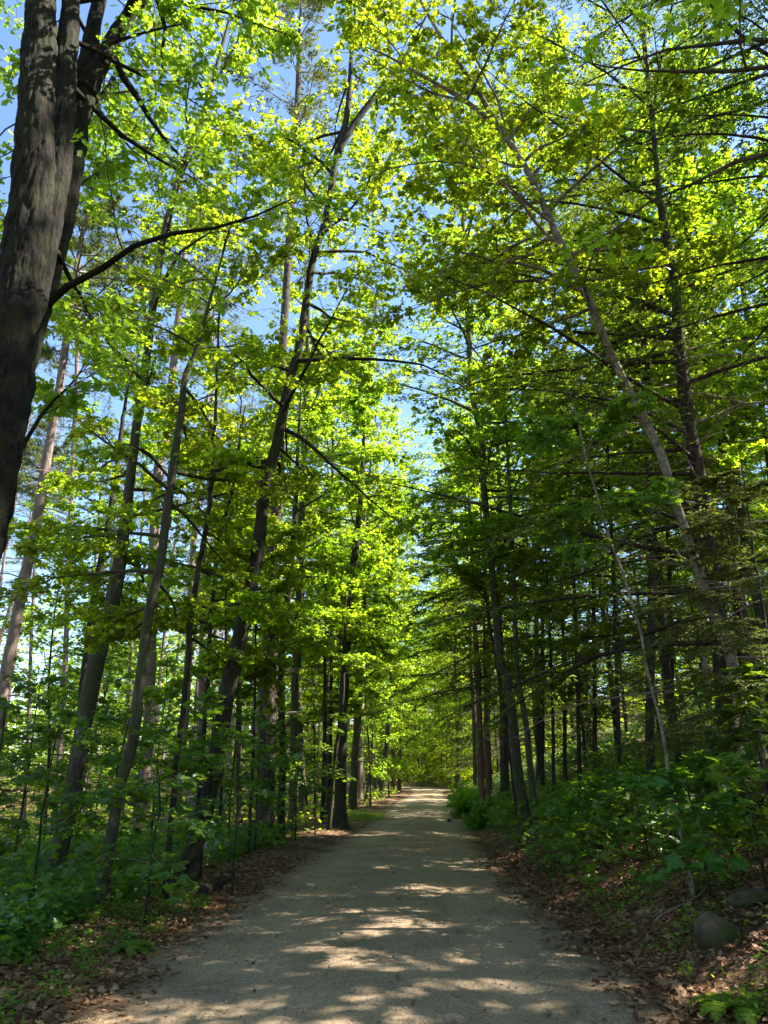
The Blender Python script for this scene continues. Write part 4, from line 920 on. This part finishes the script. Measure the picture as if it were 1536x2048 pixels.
# bright bush and small green patch by the path
def bush(px, py, H, W, label, seed, mat='fern', ls=.07, n=9000, name='leafy_bush', flat=1.0):
    r = np.random.default_rng(seed); x, y = gp(px, py); t = thing(name, label, 'bush', (x, y, gz(x, y)))
    mb = MB(); k = 60; az = r.uniform(0, 6.28, k); el = r.uniform(.3, 1.5, k); D = np.stack([np.cos(az) * np.cos(el) * W / H, np.sin(az) * np.cos(el) * W / H, np.sin(el)], -1)
    P = grow(np.column_stack([r.normal(0, W * .2, k), r.normal(0, W * .2, k), np.full(k, -.03)]), D, np.full(k, H) * r.uniform(.5, 1.1, k), 6, -.6, .15, r)
    V, Q = tubes(P, np.linspace(.008, .002, 6)[None] * np.ones((k, 1)), 4); mb.add(V, Q); part('stem', mb.mesh('stem', [M['twig']]), t)
    tt = r.uniform(.2, 1, (k, n // k)); B, Dd = samp(P, tt); B = B + r.normal(0, W * .09, B.shape); ml = MB()
    leaves(ml, B.reshape(-1, 3), (Dd + r.normal(0, .8, Dd.shape)).reshape(-1, 3), ls, 'oval', 0, .6, r); part('foliage', ml.mesh('foliage', [M[mat]], ()), t)
    return t
bush(940, 1636, .85, .6, 'bright green rounded bush bulging at the right edge of the path', 70, ls=.10)
bush(930, 1612, 1.0, .7, 'paler bush just beyond the bright rounded bush on the right path edge', 71, ls=.11)
bush(985, 1650, .8, .8, 'low dark bush at the foot of the red-brown cedar', 72, mat='sapling', ls=.12, n=5000)
# grass patch on the left shoulder
r = np.random.default_rng(31); cx, cy = gp(722, 1634); n = 6000
P = np.stack([cx + r.normal(0, .42, n), cy + r.normal(0, 1.0, n)], -1); P = np.column_stack([P, ground_z(P[:, 0], P[:, 1]) + .03])
mb = MB(); D = nrm(np.column_stack([r.normal(0, .35, (n, 2)), np.ones(n)])); S_ = nrm(np.cross(D, r.normal(0, 1, (n, 3)))) * .006; E = D * r.uniform(.05, .2, n)[:, None]
X = np.stack([P - S_, P + S_, P + E], 1); mb.add(X.reshape(-1, 3), T=np.arange(n * 3).reshape(-1, 3), rt=r.uniform(0, 1, n))
solo('grass', mb.mesh('grass', [M['grass']], ()), 'small patch of fresh green grass on the left shoulder of the path', 'grass', kind='stuff')

# leaf litter
def litter(n, side, yr, xr, ls, seed, label, dens=0.0):
    r = np.random.default_rng(seed); y = yr[0] + (yr[1] - yr[0]) * r.uniform(0, 1, n) ** 1.25
    e = road_r(y) if side > 0 else road_l(y); x = e + side * (xr[0] + (xr[1] - xr[0]) * r.uniform(0, 1, n) ** 1.1)
    P = np.column_stack([x, y, np.maximum(ground_z(x, y), 0) + r.uniform(.004, .035, n)])
    P = P[wob(P[:, 0], P[:, 1], .45, seed) + .5 * wob(P[:, 0], P[:, 1], .13, seed) > -.45]; n = len(P)
    a = r.uniform(0, 6.3, n); D = np.stack([np.cos(a), np.sin(a), r.normal(0, .15, n)], -1)
    mb = MB(); h = n // 3; leaves(mb, P[:h], D[:h], ls * 1.15, 'full', 0, .45, r); leaves(mb, P[h:], D[h:], ls, 'oval', 0, .5, r)
    solo('leaf_litter', mb.mesh('leaf_litter', [M['litter']], ()), label, 'dead leaves', kind='stuff')
litter(26000, -1, (4.6, 16), (-.45, 4.5), .055, 41, 'brown dead leaves lying along the left side of the path')
litter(34000, 1, (4.6, 16), (-.45, 5.0), .060, 42, 'brown dead leaves lying over the bank on the right side of the path')
def crumbs(side, seed, label):
    r = np.random.default_rng(seed); n = 16000; y = 4.5 + 10 * r.uniform(0, 1, n) ** 1.4; e = road_r(y) if side > 0 else road_l(y); x = e + side * (r.normal(.15, .35, n))
    a = r.uniform(0, 6.3, n); P = np.column_stack([x, y, np.maximum(ground_z(x, y), .012) + r.uniform(.003, .012, n)]); mb = MB(); leaves(mb, P, np.stack([np.cos(a), np.sin(a), 0 * a], -1), .022, 'low', 0, .3, r, rnd=r.uniform(0, .75, n))
    solo('leaf_crumbs', mb.mesh('leaf_crumbs', [M['litter']], ()), label, 'dead leaves', kind='stuff')
crumbs(-1, 61, 'fine dark leaf crumbs along the left edge of the gravel'); crumbs(1, 62, 'fine dark leaf crumbs along the right edge of the gravel')
def fern(px, py, s, label, seed):
    r = np.random.default_rng(seed); x, y = gp(px, py); t = thing('fern', label, 'fern', (x, y, gz(x, y))); k = 9
    az = np.arange(k) * .7 + r.uniform(-.2, .2, k); D = np.stack([np.cos(az) * .6, np.sin(az) * .6, np.ones(k)], -1)
    P = grow(np.zeros((k, 3)), D, np.full(k, .42 * s) * r.uniform(.7, 1.1, k), 8, -2.2, .03, r); mb = MB(); V, Q = tubes(P, np.linspace(.003, .001, 8)[None] * np.ones((k, 1)), 3); mb.add(V, Q)
    tt = np.tile(np.linspace(.15, 1, 22), (k, 1)); B, Dd = samp(P, tt); ml = MB()
    for sg in (-1, 1):
        d = rotz(Dd, np.full(tt.shape, sg * 1.25)); d[..., 2] *= .3; lv = .10 * s * np.sin(np.pi * np.clip(tt * .85 + .12, 0, 1)); E = B + d * lv[..., None]; W = Dd * (.011 * s)
        X = np.stack([B - W, B + W, E + W * .3, E - W * .3], 2).reshape(-1, 3); ml.add(X, Q=np.arange(len(X)).reshape(-1, 4), rq=r.uniform(0, 1, len(X) // 4))
    part('stem', mb.mesh('stem', [M['twig']]), t); part('frond', ml.mesh('frond', [M['fern']], ()), t)
for k, (px, py, sz, lb) in enumerate([(1450, 2020, .8, 'yellow-green fern in the bottom right corner, the left one of two'), (1515, 2030, .8, 'yellow-green fern in the bottom right corner, the right one of two'), 
    (265, 1900, .8, 'bright fern standing alone at the left litter edge')]): fern(px, py, sz, lb, 500 + k)
# fallen leaves and bits scattered on the gravel itself
r = np.random.default_rng(43); n = 1300; y = 4.5 + 18 * r.uniform(0, 1, n) ** 1.3; q = r.beta(.4, .4, n); x = road_l(y) + (road_r(y) - road_l(y)) * q
P = np.column_stack([x, y, .018 + .05 * (1 - (2 * q - 1) ** 2)]); a = r.uniform(0, 6.3, n); mb = MB()
leaves(mb, P, np.stack([np.cos(a), np.sin(a), 0 * a], -1), .042, 'oval', 0, .35, r)
solo('fallen_leaves', mb.mesh('fallen_leaves', [M['litter']], ()), 'single dead leaves strewn over the grey gravel', 'dead leaves', kind='stuff')
n = 5200; y = 4.3 + 9 * r.uniform(0, 1, n) ** 1.4; q = r.uniform(.01, .99, n); x = road_l(y) + (road_r(y) - road_l(y)) * q
oc = A([(1, 0, 0), (0, 1, 0), (-1, 0, 0), (0, -1, 0), (0, 0, .7), (0, 0, -.7)]); of = A([(0, 1, 4), (1, 2, 4), (2, 3, 4), (3, 0, 4), (1, 0, 5), (2, 1, 5), (3, 2, 5), (0, 3, 5)])
P = np.column_stack([x, y, .014 + .05 * (1 - (2 * q - 1) ** 2)]); s = r.gamma(2, .0022, n) + .003; a = r.uniform(0, 6.3, n)
V = rotz(np.repeat(oc[None], n, 0) * r.uniform(.6, 1.3, (n, 6, 1)), a[:, None]) * s[:, None, None] + P[:, None]
mb = MB(); mb.add(V.reshape(-1, 3), T=(of[None] + (np.arange(n) * 6)[:, None, None]).reshape(-1, 3))
solo('gravel_stones', mb.mesh('gravel_stones', [M['gravel']], ()), 'small loose stones on the surface of the gravel path', 'gravel', kind='stuff')

# stones, log, sticks
def stone(px, py, z, sx, sy, sz, mat, label, seed, name='stone', rz=0):
    import bmesh
    r = np.random.default_rng(seed); bm = bmesh.new(); bmesh.ops.create_icosphere(bm, subdivisions=4, radius=1)
    pl = nrm(r.normal(0, 1, (9, 3))); off = r.uniform(.6, .9, 9)
    for v in bm.verts:
        p = A(v.co[:]); 
        for d, o_ in zip(pl, off):
            k = p @ d - o_
            if k > 0: p = p - d * k * .85
        p = p * (1 + .03 * math.sin(p[0] * 7 + seed) + .02 * math.sin(p[1] * 13 + p[2] * 9))
        v.co = Vector(p * A([sx, sy, sz]))
    me = bpy.data.meshes.new(name); bm.to_mesh(me); bm.free(); me.polygons.foreach_set("use_smooth", [True] * len(me.polygons)); me.materials.append(M[mat])
    x, y = gp(px, py, z); o = solo(name, me, label, 'stone', (x, y, gz(x, y) + sz * .25)); o.rotation_euler = (0, 0, rz); return o
stone(1432, 1885, .35, .21, .17, .19, 'stone', 'mossy rounded stone half sunk in the dead leaves on the right bank', 1)
stone(1500, 1805, .75, .22, .15, .10, 'stone', 'jagged rock at the right edge above the mossy rounded stone', 2)
stone(432, 1722, 0, .30, .2, .36, 'stone_pale', 'pale upright rock just right of the dark leaning maple foot', 3)
stone(520, 1668, 0, .9, .5, .35, 'stone_dark', 'broad dark boulder below the thickest straight pine', 4)
stone(1462, 1640, 1.1, .5, .4, .4, 'stone_dark', 'black rock behind the big dark hemlock foot', 5)
stone(899, 1646, 0, .09, .09, .10, 'stone_dark', 'little dark stone on the gravel beside the bright rounded bush', 6)
stone(1110, 1590, 1.1, .35, .3, .16, 'stone_pale', 'sunlit flat rock on the slope behind the path-edge maples', 8)
lx, ly = gp(405, 1795); lx2, ly2 = gp(462, 1765)
mb = MB(); K = 14; t_ = np.linspace(0, 1, K)[:, None]; Pth = A([lx, ly, gz(lx, ly) + .06]) * (1 - t_) + A([lx2, ly2, gz(lx2, ly2) + .10]) * t_
c0 = Pth[0].copy(); Pth = Pth - c0 + rng.normal(0, .008, (K, 3)); Pth = np.vstack([Pth[0], Pth, Pth[-1]]); rr = np.concatenate([[.002], np.linspace(.085, .06, K), [.002]])
V, Q = tubes(Pth, rr, 14, .07); mb.add(V, Q); solo('fallen_log', mb.mesh('fallen_log', [M['bark_dark']]), 'short black rotten log lying on the litter left of the path', 'log', tuple(c0))
def stick(p, q, r0, label, seed, mat='dead_twig'):
    r = np.random.default_rng(seed); a, b = A([*p, 0.]), A([*q, 0.]); K = 9; t_ = np.linspace(0, 1, K)[:, None]; X = a * (1 - t_) + b * t_
    X[:, 2] = ground_z(X[:, 0], X[:, 1]).clip(0) + .02; X = X + r.normal(0, .015, X.shape); c0 = X[0].copy(); mb = MB(); V, Q = tubes(X - c0, np.linspace(r0, r0 * .4, K), 5); mb.add(V, Q)
    d = (X[6] - X[4]); e = rotz(d, .8) * 1.4; V, Q = tubes(np.stack([X[4], X[4] + e * .6 + A([0, 0, .02]), X[4] + e]) - c0, A([r0 * .5, r0 * .4, r0 * .2]), 4); mb.add(V, Q)
    solo('stick', mb.mesh('stick', [M[mat]]), label, 'stick', tuple(c0))
stick(gp(1310, 1850, .4), gp(1440, 1770, .6), .012, 'long fallen stick slanting up the leafy bank above the mossy stone', 1)
stick(gp(1230, 1800, .3), gp(1370, 1730, .6), .008, 'thin fallen twig lying across the bank below the thin pale sapling', 2)
stick(gp(300, 1935), gp(390, 1905), .006, 'thin twig lying at the near left edge of the gravel', 3)
stick(gp(560, 1845), gp(620, 1852), .004, 'tiny twig lying on the gravel in the left middle', 4)
